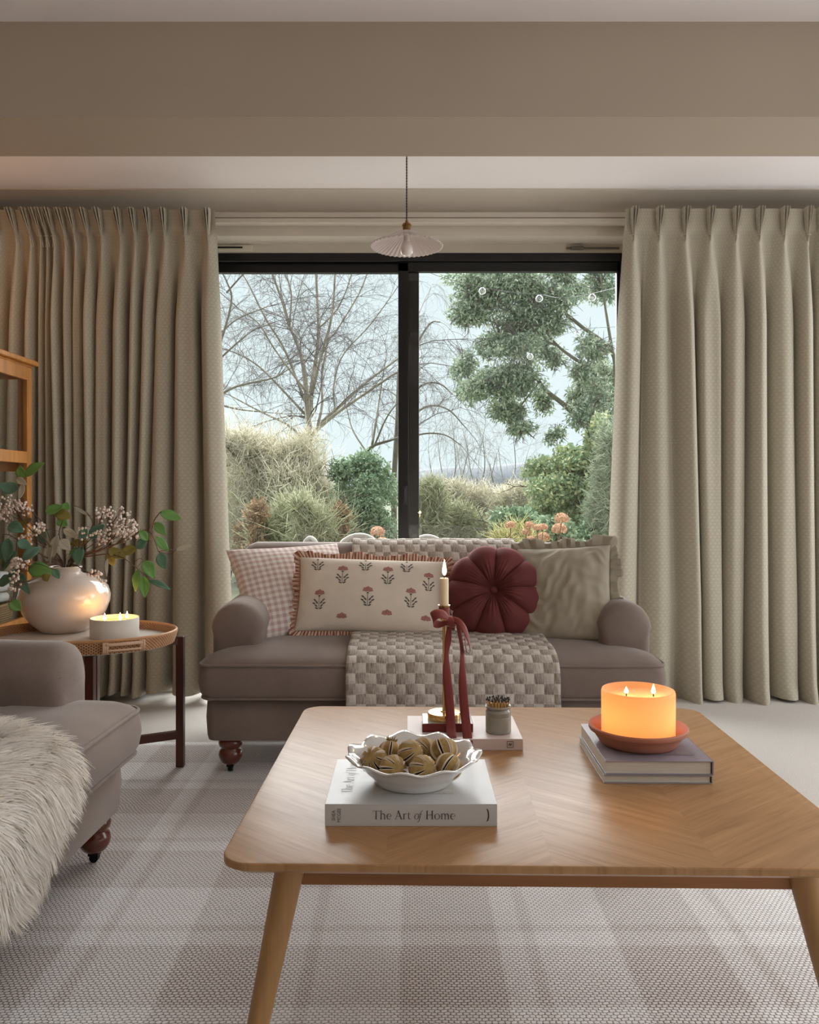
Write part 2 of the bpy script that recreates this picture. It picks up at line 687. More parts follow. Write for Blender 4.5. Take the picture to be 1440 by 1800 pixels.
def curtain(name, label, tops, bots, s0, s1, seed, yc, hem, lean):
    rr = random.Random(seed)
    n = len(tops)
    root = thing(name, label, 'curtain', (0, 0, 0))
    idx = list(range(n))
    amp = [rr.uniform(.030, .062) for _ in range(n + 4)]
    ph = [rr.uniform(-.12, .12) for _ in range(n + 4)]
    sec = [rr.uniform(0, 1) for _ in range(n + 4)]
    NU = int((s1 - s0) * 26) + 1
    NV = 74
    zs = [hem + (ZT - hem) * (1 - j / (NV - 1)) for j in range(NV)]

    def pos(u, v):
        s = lerp(s0, s1, u)
        z = interp([0, NV - 1], [ZT, hem], v * (NV - 1))
        i = int(math.floor(s + .5))
        k = max(0, min(n + 3, i + 1))
        fr = s - i
        w = min(1, max(0, (ZP - z) / (ZP - .5)))
        xt = interp(idx, tops, s)
        xb = interp(idx, bots, s)
        x = lerp(xt, xb, w)
        below = sst(ZP, ZP - .5, z)
        pit = abs(interp(idx, tops, i + .5) - interp(idx, tops, i - .5))
        p = lerp(2.4, 1.0, sst(ZP, ZP - .22, z))
        c = .5 + .5 * math.cos(2 * PI * (s + ph[k] * below * math.sin(2 * PI * fr) * .3))
        g = c ** p
        if z > ZP:
            A = lerp(.022, -.006, sst(ZP, ZP + .05, z))
        else:
            A = lerp(.022, amp[k], below)
        low = sst(.5, .0, z)
        A *= 1 + .35 * low
        y = yc - A * (g * 2 - .8)
        y -= .010 * below * sec[k] * math.cos(4 * PI * s + 3 * sec[k]) * (1 + .5 * math.sin(z * 2.3 + k))
        # rounded crests, steep narrow valleys
        x += pit * (.07 + .09 * sec[k]) * below * math.sin(2 * PI * fr)
        nz = noise.noise(Vector((s * .9 + seed, z * .5, 0)))
        y += .02 * nz * below
        x += .012 * noise.noise(Vector((s * .6, z * .45, seed))) * below
        if z > ZP:                        # heading leans with the pleats
            x += lean(tops[max(0, min(n - 1, i))]) * (z - ZP)
        # hem kicks forward and breaks a little on the carpet
        kick = sst(.10, .0, z - hem)
        y -= .03 * kick * (g - .3) * (.5 + sec[k])
        z += .012 * kick * math.sin(s * 2.1 + seed)
        return (x, y, z)

    def uvf(u, v):
        return (lerp(s0, s1, u) * .19, lerp(ZT, hem, v))
    body = MB().grid(pos, NU, NV, uvf=uvf).build('cloth', M_curtain, root, ang=0, fixn=False)
    for i, xt in enumerate(tops):
        b = MB()
        ln = lean(xt)
        for q in (-1, 0, 1):
            def fin(u, v, q=q):
                z = lerp(ZT + .001, ZP - .055, v)
                up = sst(ZP, ZT, z)
                dn = sst(ZP, ZP - .055, z)
                ww = lerp(.0030, .0040, up) * (1 + .5 * dn)
                cx = q * (.0030 + .0115 * up + .006 * dn) + (ln * (z - ZP) if z > ZP else 0)
                a = PI * u
                dep = .030 + .016 * up - .016 * dn
                return (xt + cx + ww * math.cos(a), yc - .004 - dep * math.sin(a) ** .7 - .006 * (1 - abs(q)), z)
            b.grid(fin, 9, 14, uvf=lambda u, v: (u * .03 + q * .01, lerp(ZT, ZP - .05, v)))
        b.tube([(xt + .011 * math.cos(a), yc - .030 - .010 * math.sin(a), ZP) for a in [PI * k / 6 for k in range(7)]], .0022, 5)
        b.build('pinch_pleat', M_curtain, root, ang=0)
    return root


pl = [-40, 2, 33, 58, 75, 86, 98, 118, 135, 158, 182, 215, 240, 265, 292, 328, 368]
plb = [-40, -8, 20, 48, 72, 90, 112, 126, 141, 160, 179, 206, 224, 244, 272, 325, 384]
prr = [1110, 1154, 1200, 1243, 1288, 1329, 1372, 1413, 1436, 1480, 1525, 1570]
prb = [1092, 1156, 1220, 1251, 1285, 1328, 1382, 1418, 1445, 1490, 1540, 1585]
tx = lambda q: (q - 720) * 4.33 / F
curtain('curtain', 'patterned beige pinch pleat curtain hanging left of the window, behind vase and oak cabinet',
        [tx(q) for q in pl], [tx(q) for q in plb], -.45, 16.32, 3, 4.33, .035, lambda x: -.22 * sst(-1.05, -2.0, x) - .06)
curtain('curtain', 'patterned beige pinch pleat curtain hanging right of the window beside the large lit candle',
        [tx(q) for q in prr], [tx(q) for q in prb], -.34, 11.4, 8, 4.31, .004, lambda x: .05)

# ---------------------------------------------------------------- rug
b = MB()
b.grid(lambda u, v: (lerp(-2.0, 1.27, u), lerp(.25, 3.56, v), .0035 + .0006 * noise.noise(Vector((u * 9, v * 9, 0)))), 60, 60)
rug = b.build('rug', rug_mat(), solid=.006)
tag(rug, 'pale grey plaid flat woven rug lying under the sofas and coffee table', 'rug')

# ---------------------------------------------------------------- sofas
def perim(W, y0, y1, r, n=10, side=40):
    """outline of the seat cushion: full width in front of the arms, narrower between them"""
    hw = W / 2
    out = []

    def add_line(a, b, k):
        for i in range(k):
            t = i / k
            out.append((lerp(a[0], b[0], t), lerp(a[1], b[1], t)))

    def add_arc(cx, cy, a0, a1, k=8, rr=r):
        for i in range(k):
            a = math.radians(lerp(a0, a1, i / k))
            out.append((cx + rr * math.cos(a), cy + rr * math.sin(a)))
    add_line((-hw + r, y0), (hw - r, y0), side)
    add_arc(hw - r, y0 + r, -90, 0)
    add_line((hw, y0 + r), (hw, y0 + .19), 4)
    add_line((hw, y0 + .19), (hw - .03, y0 + .23), 3)
    add_line((hw - .03, y0 + .23), (hw - .03, y1), 8)
    add_line((hw - .03, y1), (-hw + .03, y1), side)
    add_line((-hw + .03, y1), (-hw + .03, y0 + .23), 8)
    add_line((-hw + .03, y0 + .23), (-hw, y0 + .19), 3)
    add_line((-hw, y0 + .19), (-hw, y0 + r), 4)
    add_arc(-hw + r, y0 + r, 180, 270)
    return out


def make_sofa(name, label, W, loc, rz, seed):
    root = thing(name, label, 'sofa', loc, (0, 0, rz))
    hw = W / 2
    # base
    loops = []
    for off, z in ((-.02, .128), (-.004, .133), (0, .15), (.004, .22), (0, .285), (-.02, .30)):
        loops.append([(x * (1 + off / hw), .43 + (y) * (1 + off / .4), z) for x, y in rrect(W - .03, .80, .04)])
    MB().rings(loops).build('base', M_sofa, root, ang=50)
    # seat cushion
    Y0, Y1 = -.022, .68
    P = perim(W, Y0, Y1, .055)
    cx, cy = 0, .36
    loops = []
    for off, z in ((.03, .296), (.010, .300), (-.004, .325), (-.010, .365), (-.007, .405), (.0, .428), (.012, .442), (.035, .455), (.075, .467), (.14, .477), (.22, .484), (.30, .487)):
        lp = []
        for x, y in P:
            sx = (hw - off) / hw
            sy = (.36 - off) / .36
            nz = noise.noise(Vector((x * 3 + seed, y * 3, z * 2))) * .006
            lp.append((x * sx + nz * .5, cy + (y - cy) * sy, z + (nz if z > .43 else 0)))
        loops.append(lp)
    b = MB().rings(loops, cap0=True, cap1=False)
    k = len(b.v)
    n = len(P)
    b.v.append((0, cy, .488))
    b.uv.append((0, 0))
    # inner strip collapses onto the centre line so that it stays tidy
    line = []
    for i in range(n):
        x, y, z = loops[-1][i]
        line.append((x * .97, cy, .488 + .004 * noise.noise(Vector((x * 3, seed, 1)))))
    k = len(b.v)
    b.v += line
    b.uv += [(0, 0)] * n
    base = (len(loops) - 1) * n
    for i in range(n):
        j = (i + 1) % n
        b.f.append((base + i, base + j, k + j, k + i))
    seat = b.build('seat_cushion', M_sofa, root, ang=60)
    for z, off in ((.430, -.002), (.304, .004)):
        q = [((x) * (hw - off) / hw, cy + (y - cy) * (.36 - off) / .36, z + .004 * noise.noise(Vector((x * 2.2, y, seed)))) for x, y in P]
        MB().tube(q, .0055, 6, closed=True).build('piping', M_sofa, seat, ang=0)
    # arms
    for s in (-1, 1):
        ac = s * (hw - .112)
        sec = []
        for i in range(7):
            sec.append((-.100, lerp(.30, .52, i / 6)))
        for i in range(1, 16):
            a = PI - PI * i / 16
            sec.append((.110 * math.cos(a), .535 + .112 * math.sin(a)))
        for i in range(7):
            sec.append((.100, lerp(.52, .30, i / 6)))
        loops = []
        for y, k in ((.130, .50), (.131, .66), (.135, .78), (.143, .88), (.156, .95), (.175, .985), (.20, 1), (.28, 1.0), (.5, 1.0), (.74, 1.0), (.86, 1.0)):
            dz = .012 * sst(.2, .8, y)
            loops.append([(ac + s * .004 + x * k, y + .012 * ((x / .11) ** 2) * (1 if y < .2 else 0), .42 + (z - .42) * k + (dz if z > .4 else 0)) for x, z in sec])
        arm = MB().rings(loops).build('arm', M_sofa, root, ang=60)
        # stitched fold across the roll
        q = [(ac + s * .004 + x, .137 + .020 * (abs(x) / .1) ** 2.5, .553 + .012 * math.cos(x * 16)) for x in [-.085 + .17 * i / 12 for i in range(13)]]
        MB().tube(q, [.0005] + [.0028] * 11 + [.0005], 5).build('pleat_fold', M_sofa, arm, ang=0)
    # tight back
    prof = [(.64, .30), (.645, .46), (.66, .58), (.685, .70), (.71, .78), (.735, .822), (.77, .843), (.81, .846), (.85, .835), (.88, .80), (.893, .70), (.895, .5), (.89, .30)]
    loops = []
    for x, k in ((-hw + .012, .80), (-hw + .018, .91), (-hw + .035, .97), (-hw + .07, 1.0)) + tuple((-hw + .07 + (W - .14) * i / 20, 1.0) for i in range(1, 20)) + ((hw - .07, 1.0), (hw - .035, .97), (hw - .018, .91), (hw - .012, .80)):
        loops.append([(x, .76 + (y - .76) * k, .40 + (z - .40) * (k if z > .4 else 1) + (.003 * noise.noise(Vector((x * 2, z * 3, seed))))) for y, z in prof])
    MB().rings(loops).build('backrest', M_sofa, root, ang=60)
    # feet
    prof = [(.001, .135), (.034, .135), (.043, .126), (.047, .115), (.044, .102), (.035, .094), (.035, .091), (.042, .084), (.0465, .069), (.043, .053), (.034, .039), (.022, .030), (.001, .030)]
    for sx in (-1, 1):
        for yy in (.085, .76):
            lg = MB().lathe(prof, 24).build('leg', M_leg, root, (sx * (hw - .10), yy, 0), ang=60)
            c = MB()
            c.box((0, 0, .030), (.026, .030, .020))
            c.tube([(-.009, 0, .013), (.009, 0, .013)], .013, 14)
            c.build('castor', M_iron, lg)
    return root


SX, SY = .087, 3.10
sofa_far = make_sofa('sofa', 'taupe roll arm loveseat facing the camera in front of the window', 1.765, (SX, SY, .008), 0, 1)
S2X, S2Y = -.872, 1.45
sofa_near = make_sofa('sofa', 'taupe roll arm sofa at left foreground with the white sheepskin on its seat', 2.1, (S2X, S2Y, .008), math.radians(88), 5)


# ---------------------------------------------------------------- cushions
def orient(loc, yaw, lean, roll):
    """pillow plane: local x right, local y up, local z towards the viewer"""
    return Matrix.Translation(loc) @ Matrix.Rotation(math.radians(yaw), 4, 'Z') @ Matrix.Rotation(math.radians(90 - lean), 4, 'X') @ Matrix.Rotation(math.radians(roll), 4, 'Z')


def pillow_fn(w, h, T, k, wr, seed, fold=0.0):
    def f(u, v, side=1):
        X = w / 2 * u * (1 - k * (1 - v * v) * u * u)
        Y = h / 2 * v * (1 - k * (1 - u * u) * v * v)
        e = max(0, (1 - u * u)) * max(0, (1 - v * v))
        Z = T * e ** .42
        Z += wr * noise.noise(Vector((X * 9 + seed, Y * 9, 0))) * min(1, e * 5)
        Z += wr * .6 * noise.noise(Vector((X * 26, Y * 14 + seed, 3))) * min(1, e * 5)
        if fold:
            q = Vector((X * 5 + seed, Y * 5, 1))
            a = (Y - X * .22) * 48 + 6.5 * noise.noise(q) + 2.5 * noise.noise(q * 2.7)
            Z += fold * (abs(math.sin(a)) ** 3) * (.35 + max(0, noise.noise(q * 1.3 + Vector((7, 0, 0))) + .35)) * min(1, e * 4)
        return Vector((X, Y, side * Z))
    return f


def pillow_mesh(b, f, w, h, n=34):
    g = lambda q: math.sin(PI / 2 * (2 * q - 1))
    for s in (1, -1):
        b.grid(lambda u, v: f(g(u), g(v), s), n, n, uvf=lambda u, v: (g(u) * w / 2, g(v) * h / 2), flip=(s < 0))
    return b


def ruffle(f, wd, amp, waves, seed, droop=0.0):
    rr = random.Random(seed)
    phs = [rr.uniform(0, 6) for _ in range(6)]

    def edge(t):
        t = (t % 1) * 4
        i = int(t)
        q = 2 * (t - i) - 1
        u, v = ((q, -1), (1, q), (-q, 1), (-1, -q))[i]
        p = f(u, v, 1)
        cu, cv = abs(u) ** 6, abs(v) ** 6
        nrm = Vector((math.copysign(cu, u), math.copysign(cv, v), 0)).normalized()
        return p, nrm

    def g(u, v):
        p, nn = edge(u)
        a = 2 * PI * u * waves + 1.6 * math.sin(2 * PI * u * 7 + phs[0]) + phs[1]
        ww = wd * (1 + .25 * math.sin(2 * PI * u * 11 + phs[2]))
        q = p + nn * (ww * v * (.94 + .06 * math.cos(a))) + Vector((0, 0, amp * math.sin(a) * v ** .8 + amp * .4 * math.sin(a * .37 + phs[3]) * v))
        tt = Vector((-nn.y, nn.x, 0))
        q += tt * (amp * .55 * math.sin(2 * a) * v)
        return q
    return MB().grid(g, waves * 12, 7, cu=True, uvf=lambda u, v: (u * waves * .03, v * wd))


def gingham():
    g = G('faded_pink_gingham')
    u, v, w = g.uv()
    per = .029
    s = lambda c: g.ramp(g.ma('PINGPONG', g.ma('DIVIDE', c, per), .5), .22, .28)
    k = g.ma('MULTIPLY', g.ma('ADD', s(u), s(v)), .5)
    # the print fades to plain linen towards the upper edge
    c = g.mix(k, L(222, 214, 208), L(186, 160, 154))
    g.set(col=c, rough=.9, spec=.15)
    g.bump(g.noise(w, 400, 2), .2, .001)
    return g.m


def cloth(name, col, var=.06, **kw):
    return mat(name, col, kw.pop('rough', .88), var=var, vs=8, bump=.25, bs=380, bd=.001, spec=.15, **kw)


M_linen = cloth('cream_linen', L(218, 206, 192))
M_sage = cloth('sage_linen', L(158, 150, 134), sheen=.15)

# gingham cushion, turned in the corner
Mx = orient(at(520, 1037, 3.60), 26, 41, 2)
cu = thing('cushion', 'square pink gingham cushion leaning in the left corner of the loveseat', 'cushion', M=Mx)
f = pillow_fn(.53, .48, .075, .07, .006, 3)
pillow_mesh(MB(), f, .53, .48).build('cover', gingham(), cu, ang=0)

# long floral cushion with striped frill
Mx = orient(at(655, 1047, 3.49), 3, 24, -2.2)
cu = thing('cushion', 'long cream cushion printed with pink flowers and edged by a striped frill', 'cushion', M=Mx)
fw, fh = .64, .325
f = pillow_fn(fw, fh, .075, .035, .004, 9)
pillow_mesh(MB(), f, fw, fh, 40).build('cover', M_linen, cu, ang=0)
g = G('rust_striped_frill')
u, v, w = g.uv()
g.set(col=g.mix(g.ramp(g.ma('PINGPONG', g.ma('DIVIDE', u, .0095), .5), .2, .3), L(212, 186, 168), L(146, 92, 74)), rough=.9, spec=.1)
ruffle(f, .031, .0065, 62, 2).build('frill', g.m, cu, ang=0, solid=.0012)
M_pinkprint = mat('rose_print', L(168, 112, 106), .9)
M_stemprint = mat('grey_green_print', L(92, 86, 80), .9)


def on_pillow(x, y):
    u, v = x / (fw / 2), y / (fh / 2)
    u, v = max(-.985, min(.985, u)), max(-.97, min(.97, v))
    p = f(u, v)
    return (p.x, p.y, p.z + .0012)


def ellipse(cx, cy, a, bb, ang, n=10):
    c, s = math.cos(ang), math.sin(ang)
    return [(cx + a * math.cos(t) * c - bb * math.sin(t) * s, cy + a * math.cos(t) * s + bb * math.sin(t) * c) for t in [2 * PI * i / n for i in range(n)]]


for fx, fy, k in ((-.130, .088, 1), (.062, .090, 1), (.240, .070, 1), (-.225, -.022, 1), (-.020, -.008, 1), (.162, -.006, 1),
                  (-.240, .150, .8), (-.034, .150, .8), (.142, .150, .8), (-.125, -.120, 1), (.062, -.104, 1), (.228, -.118, 1)):
    pf, ps = MB(), MB()

    def fan(a0, a1, r0, r1):
        return [(fx + r0 * math.cos(a0), fy + r0 * math.sin(a0))] + [(fx + r1 * math.cos(lerp(a0, a1, i / 4)), fy + r1 * math.sin(lerp(a0, a1, i / 4))) for i in range(5)] + [(fx + r0 * math.cos(a1), fy + r0 * math.sin(a1))]
    for q in range(7):
        a0 = math.radians(12 + q * 156 / 7)
        a1 = math.radians(12 + (q + .86) * 156 / 7)
        if fy + .024 < fh / 2 - .012:
            pf.poly(fan(a0, a1, .004, .023 + .002 * (q % 2)), on_pillow)
    if fy - .06 > -fh / 2 + .01:
        ps.poly([(fx - .004, fy), (fx + .004, fy), (fx + .0045, fy - .006), (fx - .0045, fy - .006)], on_pillow)
        ps.poly([(fx - .001, fy), (fx + .001, fy), (fx + .001, fy - .028), (fx - .001, fy - .028)], on_pillow)
        ps.poly([(fx - .001, fy - .028), (fx + .001, fy - .028), (fx + .001, fy - .058), (fx - .001, fy - .058)], on_pillow)
        for dx, dy, an in ((.010, -.030, 50), (.019, -.020, 40), (.012, -.044, 40), (.022, -.034, 25), (.009, -.055, 25)):
            for s in (-1, 1):
                a = math.radians(an)
                ps.poly(ellipse(fx + s * dx, fy + dy, .0075, .0032, a if s > 0 else PI - a), on_pillow)
    for q, nm, mm in ((pf, 'flower_print', M_pinkprint), (ps, 'stem_print', M_stemprint)):
        if q.f:
            q.build(nm, mm, cu, smooth=False, kind='stuff')

# round velvet cushion
Mx = orient(at(868, 1041, 3.46), -6, 20, 6)
cu = thing('cushion', 'round dark red velvet cushion with radial seams and a centre button', 'cushion', M=Mx)
g = G('dark_red_velvet')
vv = g.obj()[3]
g.set(col=g.mix(g.noise(vv, 9, 3), L(90, 44, 44), L(112, 58, 56)), rough=.75, sheen=.8, sheen_r=.35, sheen_t=L(190, 110, 108), spec=.2)
g.bump(g.noise(vv, 350, 2), .2, .001)
M_velvet = g.m
NL = 9


def vel(u, v, side):
    th = 2 * PI * u
    lob = abs(math.sin(NL * th / 2))
    Rr = .207 * (.905 + .095 * lob ** .55)
    r = v
    prof = (min(1, r / .42) ** .8 * .72 + .28) * max(0, 1 - r ** 3.2) ** .5
    groove = 1 - .30 * (1 - lob ** .5) * sst(.05, .35, r)
    wr = .0032 * math.sin(th * 43 + 2 * math.sin(th * 5)) * sst(.04, .16, r) * sst(.75, .2, r)
    z = .092 * prof * groove + wr + .003 * noise.noise(Vector((r * 5, th * 2, 1)))
    if r < .10:
        z *= .86
    return Vector((Rr * r * math.cos(th), Rr * r * math.sin(th), side * z))


b = MB()
for s in (1, -1):
    b.grid(lambda u, v: vel(u, v, s), 252, 22, cu=True)
b.build('cover', M_velvet, cu, ang=0)
MB().sphere((0, 0, .036), .017, 16, 8, (1, 1, .6)).build('button', M_velvet, cu)
b = MB()
for q in range(NL):
    th = 2 * PI * q / NL
    b.tube([vel(q / NL, lerp(.12, .97, i / 14), 1) + Vector((0, 0, .0012)) for i in range(15)], .0016, 5)
b.build('seam', M_velvet, cu)

# sage frilled cushion
Mx = orient(at(991, 1044, 3.44), -18, 24, 4)
cu = thing('cushion', 'sage green linen cushion with a frilled edge in the right corner of the loveseat', 'cushion', M=Mx)
f = pillow_fn(.40, .42, .085, .055, .012, 21, .0055)
pillow_mesh(MB(), f, .40, .42, 80).build('cover', M_sage, cu, ang=0)
ruffle(f, .046, .011, 34, 6).build('frill', M_sage, cu, ang=0, solid=.0014)


# ---------------------------------------------------------------- checked throw over the loveseat
def throw_mat():
    g = G('taupe_check_waffle')
    u, v, w = g.uv()
    cs = .037
    wob = g.ma('MULTIPLY', g.ma('SUBTRACT', g.noise(w, 9, 2), .5), .012)
    a = g.ma('DIVIDE', g.ma('ADD', u, wob), cs)
    b_ = g.ma('DIVIDE', g.ma('ADD', v, wob), cs)
    chk = g.ma('MODULO', g.ma('ABSOLUTE', g.ma('ADD', g.ma('FLOOR', a), g.ma('FLOOR', b_))), 2.0)
    st = g.ramp(g.noise(g.scale(w, (420, 30, 1)), 1, 2), .35, .6)
    dark = g.mix(st, L(128, 117, 108), L(178, 167, 157))
    pale = g.mix(st, L(186, 177, 168), L(206, 198, 190))
    c = g.mix(chk, dark, pale)
    g.set(col=c, rough=.92, spec=.1, sheen=.1)
    fa = g.ma('PINGPONG', a, .5)
    fb = g.ma('PINGPONG', b_, .5)
    puff = g.ma('MULTIPLY', g.ramp(fa, 0, .3), g.ramp(fb, 0, .3))
    g.bump(g.ma('ADD', puff, g.ma('MULTIPLY', g.noise(g.scale(w, (90, 300, 1)), 1, 2), .5)), .7, .006)
    return g.m


def path_arc(pts, n):
    P = smooth_path([(0, y, z) for y, z in pts], n * 6)
    ds = [0]
    for i in range(1, len(P)):
        ds.append(ds[-1] + (P[i] - P[i - 1]).length)
    out = []
    for i in range(n):
        t = ds[-1] * i / (n - 1)
        k = 0
        while k < len(ds) - 2 and ds[k + 1] < t:
            k += 1
        q = (t - ds[k]) / max(1e-9, ds[k + 1] - ds[k])
        p = P[k].lerp(P[k + 1], q)
        tg = (P[k + 1] - P[k]).normalized()
        out.append((p, Vector((0, tg.z, -tg.y)), t))
    return out, ds[-1]


tp = [(.912, .52), (.910, .70), (.895, .81), (.855, .852), (.805, .862), (.765, .858), (.722, .830), (.695, .775), (.668, .68), (.640, .58), (.618, .515), (.56, .503), (.40, .503), (.22, .500), (.10, .490), (.03, .474), (-.012, .452), (-.036, .42), (-.046, .37), (-.047, .31), (-.047, .22), (-.045, .17)]
NP = 120
TP, TL = path_arc(tp, NP)


def thr(u, v):
    p, nn, t = TP[min(NP - 1, int(round(v * (NP - 1))))]
    xl = interp([0, .45, 1.0, TL], [-.262, -.268, -.236, -.238], t)
    xr = interp([0, .45, .95, TL - .30, TL], [.492, .490, .530, .560, .566], t)
    x = lerp(xl, xr, u)
    w = .006 * noise.noise(Vector((x * 7, t * 5, 2))) + .004 * noise.noise(Vector((x * 16, t * 12, 5)))
    hang = sst(TL - .34, TL - .1, t)
    w += .009 * hang * math.sin(x * 22 + 1.2)
    edge = .006 * noise.noise(Vector((t * 9, u * 3, 0)))
    off = .007 + max(-.004, w)
    return (x + edge, SY + p.y + nn.y * off, p.z + nn.z * off)


b = MB()
b.grid(lambda u, v: thr(u, v), 70, NP, uvf=lambda u, v: (u * .80, v * TL))
to = b.build('throw', throw_mat(), ang=0, solid=.006)
tag(to, 'taupe and white checked throw draped over the back and seat of the loveseat', 'throw')

# ---------------------------------------------------------------- sheepskin on the near sofa
skp = [(.62, .500), (.45, .500), (.25, .496), (.12, .488), (.05, .478), (.0, .462), (-.028, .438), (-.042, .40), (-.045, .33), (-.045, .24), (-.045, .16), (-.045, .10)]
NS = 160
SP, SL = path_arc(skp, NS)
SROT = Matrix.Translation((S2X, S2Y, 0)) @ Matrix.Rotation(math.radians(88), 4, 'Z')


def hide(s, l):
    """s along the drape path, l along the sofa, in sofa space; returns point and normal"""
    k = max(0, min(NS - 1, int(s / SL * (NS - 1))))
    p, nn, t = SP[k]
    q = Vector((l, p.y, p.z)) + nn * (.012 + .010 * noise.noise(Vector((s * 6, l * 6, 0))))
    return q, nn


HS, HL, HC, HD = .40, .40, .44, .185          # half sizes and centre of the fleece on (s, l)


def hide_r(a):
    return 1 + .06 * math.sin(3 * a + .5) + .05 * math.sin(5 * a + 2) + .03 * math.sin(9 * a)


root = thing('sheepskin', 'long haired cream sheepskin spilling over the front of the near sofa seat', 'sheepskin', M=SROT)
b = MB()
b.grid(lambda u, v: hide(max(0, min(SL, HC + HS * v * math.cos(2 * PI * u) * hide_r(2 * PI * u))), HD + HL * v * math.sin(2 * PI * u) * hide_r(2 * PI * u))[0], 90, 26, cu=True)
M_skin = mat('fleece_hide', L(232, 220, 200), .95)
b.build('hide', M_skin, root, ang=0)
g = G('cream_wool')
geo = g.n('NewGeometry')
g.set(col=g.mix(geo.outputs['Random Per Island'], L(242, 235, 226), L(253, 250, 246)), rough=.9, spec=.1, sheen=.3)
V, Q = [], []
cl = [(R.uniform(-1, 1), R.uniform(-1, 1), R.uniform(0, 6.28)) for _ in range(60)]
for i in range(30000):
    a = R.uniform(0, 2 * PI)
    rr = math.sqrt(R.uniform(0, 1.0))
    s, l = HC + HS * rr * math.cos(a) * hide_r(a), HD + HL * rr * math.sin(a) * hide_r(a)
    if not 0 <= s <= SL:
        continue
    p, nn = hide(s, l)
    k = max(0, min(NS - 2, int(s / SL * (NS - 1))))
    tg = (SP[k + 1][0] - SP[k][0]).normalized()
    # locks: neighbouring hairs lean together
    wa = noise.noise(Vector((s * 7, l * 7, 4))) * 3.2
    cu_ = noise.noise(Vector((s * 22, l * 22, 9)))
    lean = tg * math.cos(wa) * .55 + Vector((1, 0, 0)) * (math.sin(wa) * .75 + cu_ * .7)
    out = (tg * math.cos(a) + Vector((1, 0, 0)) * math.sin(a)) * (rr ** 3) * .8
    d0 = (nn * 1.0 + lean * .5 + out * .5 + tg * .25).normalized()
    d1 = (nn * .55 + lean * .9 + out * .9 + tg * .55 + Vector((0, 0, -.25))).normalized()
    ln = R.uniform(.034, .060)
    p1 = p + d0 * ln * .55
    p2 = p1 + d1 * ln * .55
    sd = d0.cross(Vector((R.uniform(-1, 1), R.uniform(-1, 1), R.uniform(-1, 1))))
    if sd.length < .1:
        continue
    sd = sd.normalized() * R.uniform(.0011, .0020)
    k = len(V)
    V += [p - sd, p + sd, p1 + sd * .9, p1 - sd * .9, p2 + sd * .15, p2 - sd * .15]
    Q += [(k, k + 1, k + 2, k + 3), (k + 3, k + 2, k + 4, k + 5)]
fast('wool', [tuple(p) for p in V], Q, g.m, root)

# ---------------------------------------------------------------- oak coffee table
def oak_top():
    """chevron veneer: grain runs at an angle that flips from strip to strip"""
    g = G('oak_chevron_veneer')
    x, y, z, v = g.obj()
    wd = .29
    t = g.ma('DIVIDE', g.ma('ADD', x, 2.03), wd)
    odd = g.ma('SUBTRACT', g.ma('MULTIPLY', g.ma('MODULO', g.ma('FLOOR', t), 2.0), 2.0), 1.0)
    gr = g.ma('ADD', g.ma('MULTIPLY', y, .80), g.ma('MULTIPLY', g.ma('MULTIPLY', x, .62), odd))
    al = g.ma('SUBTRACT', g.ma('MULTIPLY', x, .80), g.ma('MULTIPLY', g.ma('MULTIPLY', y, .62), odd))
    vec = g.vec(g.ma('MULTIPLY', gr, 34.0), g.ma('MULTIPLY', al, 2.2), g.ma('MULTIPLY', g.ma('FLOOR', t), 5.0))
    n1 = g.noise(vec, 1.0, 5, dist=1.2, rough=.6)
    vec2 = g.vec(g.ma('MULTIPLY', gr, 180.0), g.ma('MULTIPLY', al, 7.0), 0.0)
    n2 = g.noise(vec2, 1.0, 3)
    c = g.mix(g.ramp(n1, .32, .68), L(180, 140, 100), L(158, 118, 78))
    c = g.mix(g.ma('MULTIPLY', g.ramp(n2, .56, .72), .45), c, L(126, 86, 52))
    g.set(col=c, rough=g.ma('ADD', .24, g.ma('MULTIPLY', n1, .14)), spec=.31)
    g.bump(g.ma('ADD', n1, g.ma('MULTIPLY', n2, .5)), .16, .0012)
    return g.m


M_top = oak_top()
M_oakleg = mat('oak_leg_wood', L(168, 128, 82), .42, var=.18, vs=3, stretch=(14, 14, 1.0))
M_apron = mat('oak_apron_wood', L(150, 100, 56), .42, var=.2, vs=3, stretch=(1.0, 14, 14))
TC = Vector((.258, 1.925, 0))
TR = math.radians(-1.2)
tw, tdp = 1.16, 1.045
tab = thing('coffee_table', 'square oak coffee table with chevron grained top and splayed round legs', 'table', TC, (0, 0, TR))
loops = []
for off, z in ((-.022, .424), (-.006, .4335), (0, .437), (0, .4475), (-.0015, .4495), (-.004, .450)):
    loops.append([(x, y, z) for x, y in rrect(tw + 2 * off, tdp + 2 * off, .055 + off, 8)])
MB().rings(loops).build('tabletop', M_top, tab, ang=30)
for sx in (-1, 1):
    for sy in (-1, 1):
        a = Vector((sx * (tw / 2 - .115), sy * (tdp / 2 - .11), .424))
        e = Vector((sx * (tw / 2 - .035), sy * (tdp / 2 - .04), .0085))
        MB().tube([a.lerp(e, i / 6) for i in range(7)], [lerp(.028, .0165, (i / 6)) for i in range(7)], 24).build('leg', M_oakleg, tab, ang=60)
for s in (-1, 1):
    MB().box((0, s * (tdp / 2 - .115), .394), (tw - .26, .022, .060)).build('apron', M_apron, tab, smooth=False, bevel=.002)
    MB().box((s * (tw / 2 - .12), 0, .394), (.022, tdp - .25, .060)).build('apron', M_apron, tab, smooth=False, bevel=.002)
ZB = .450


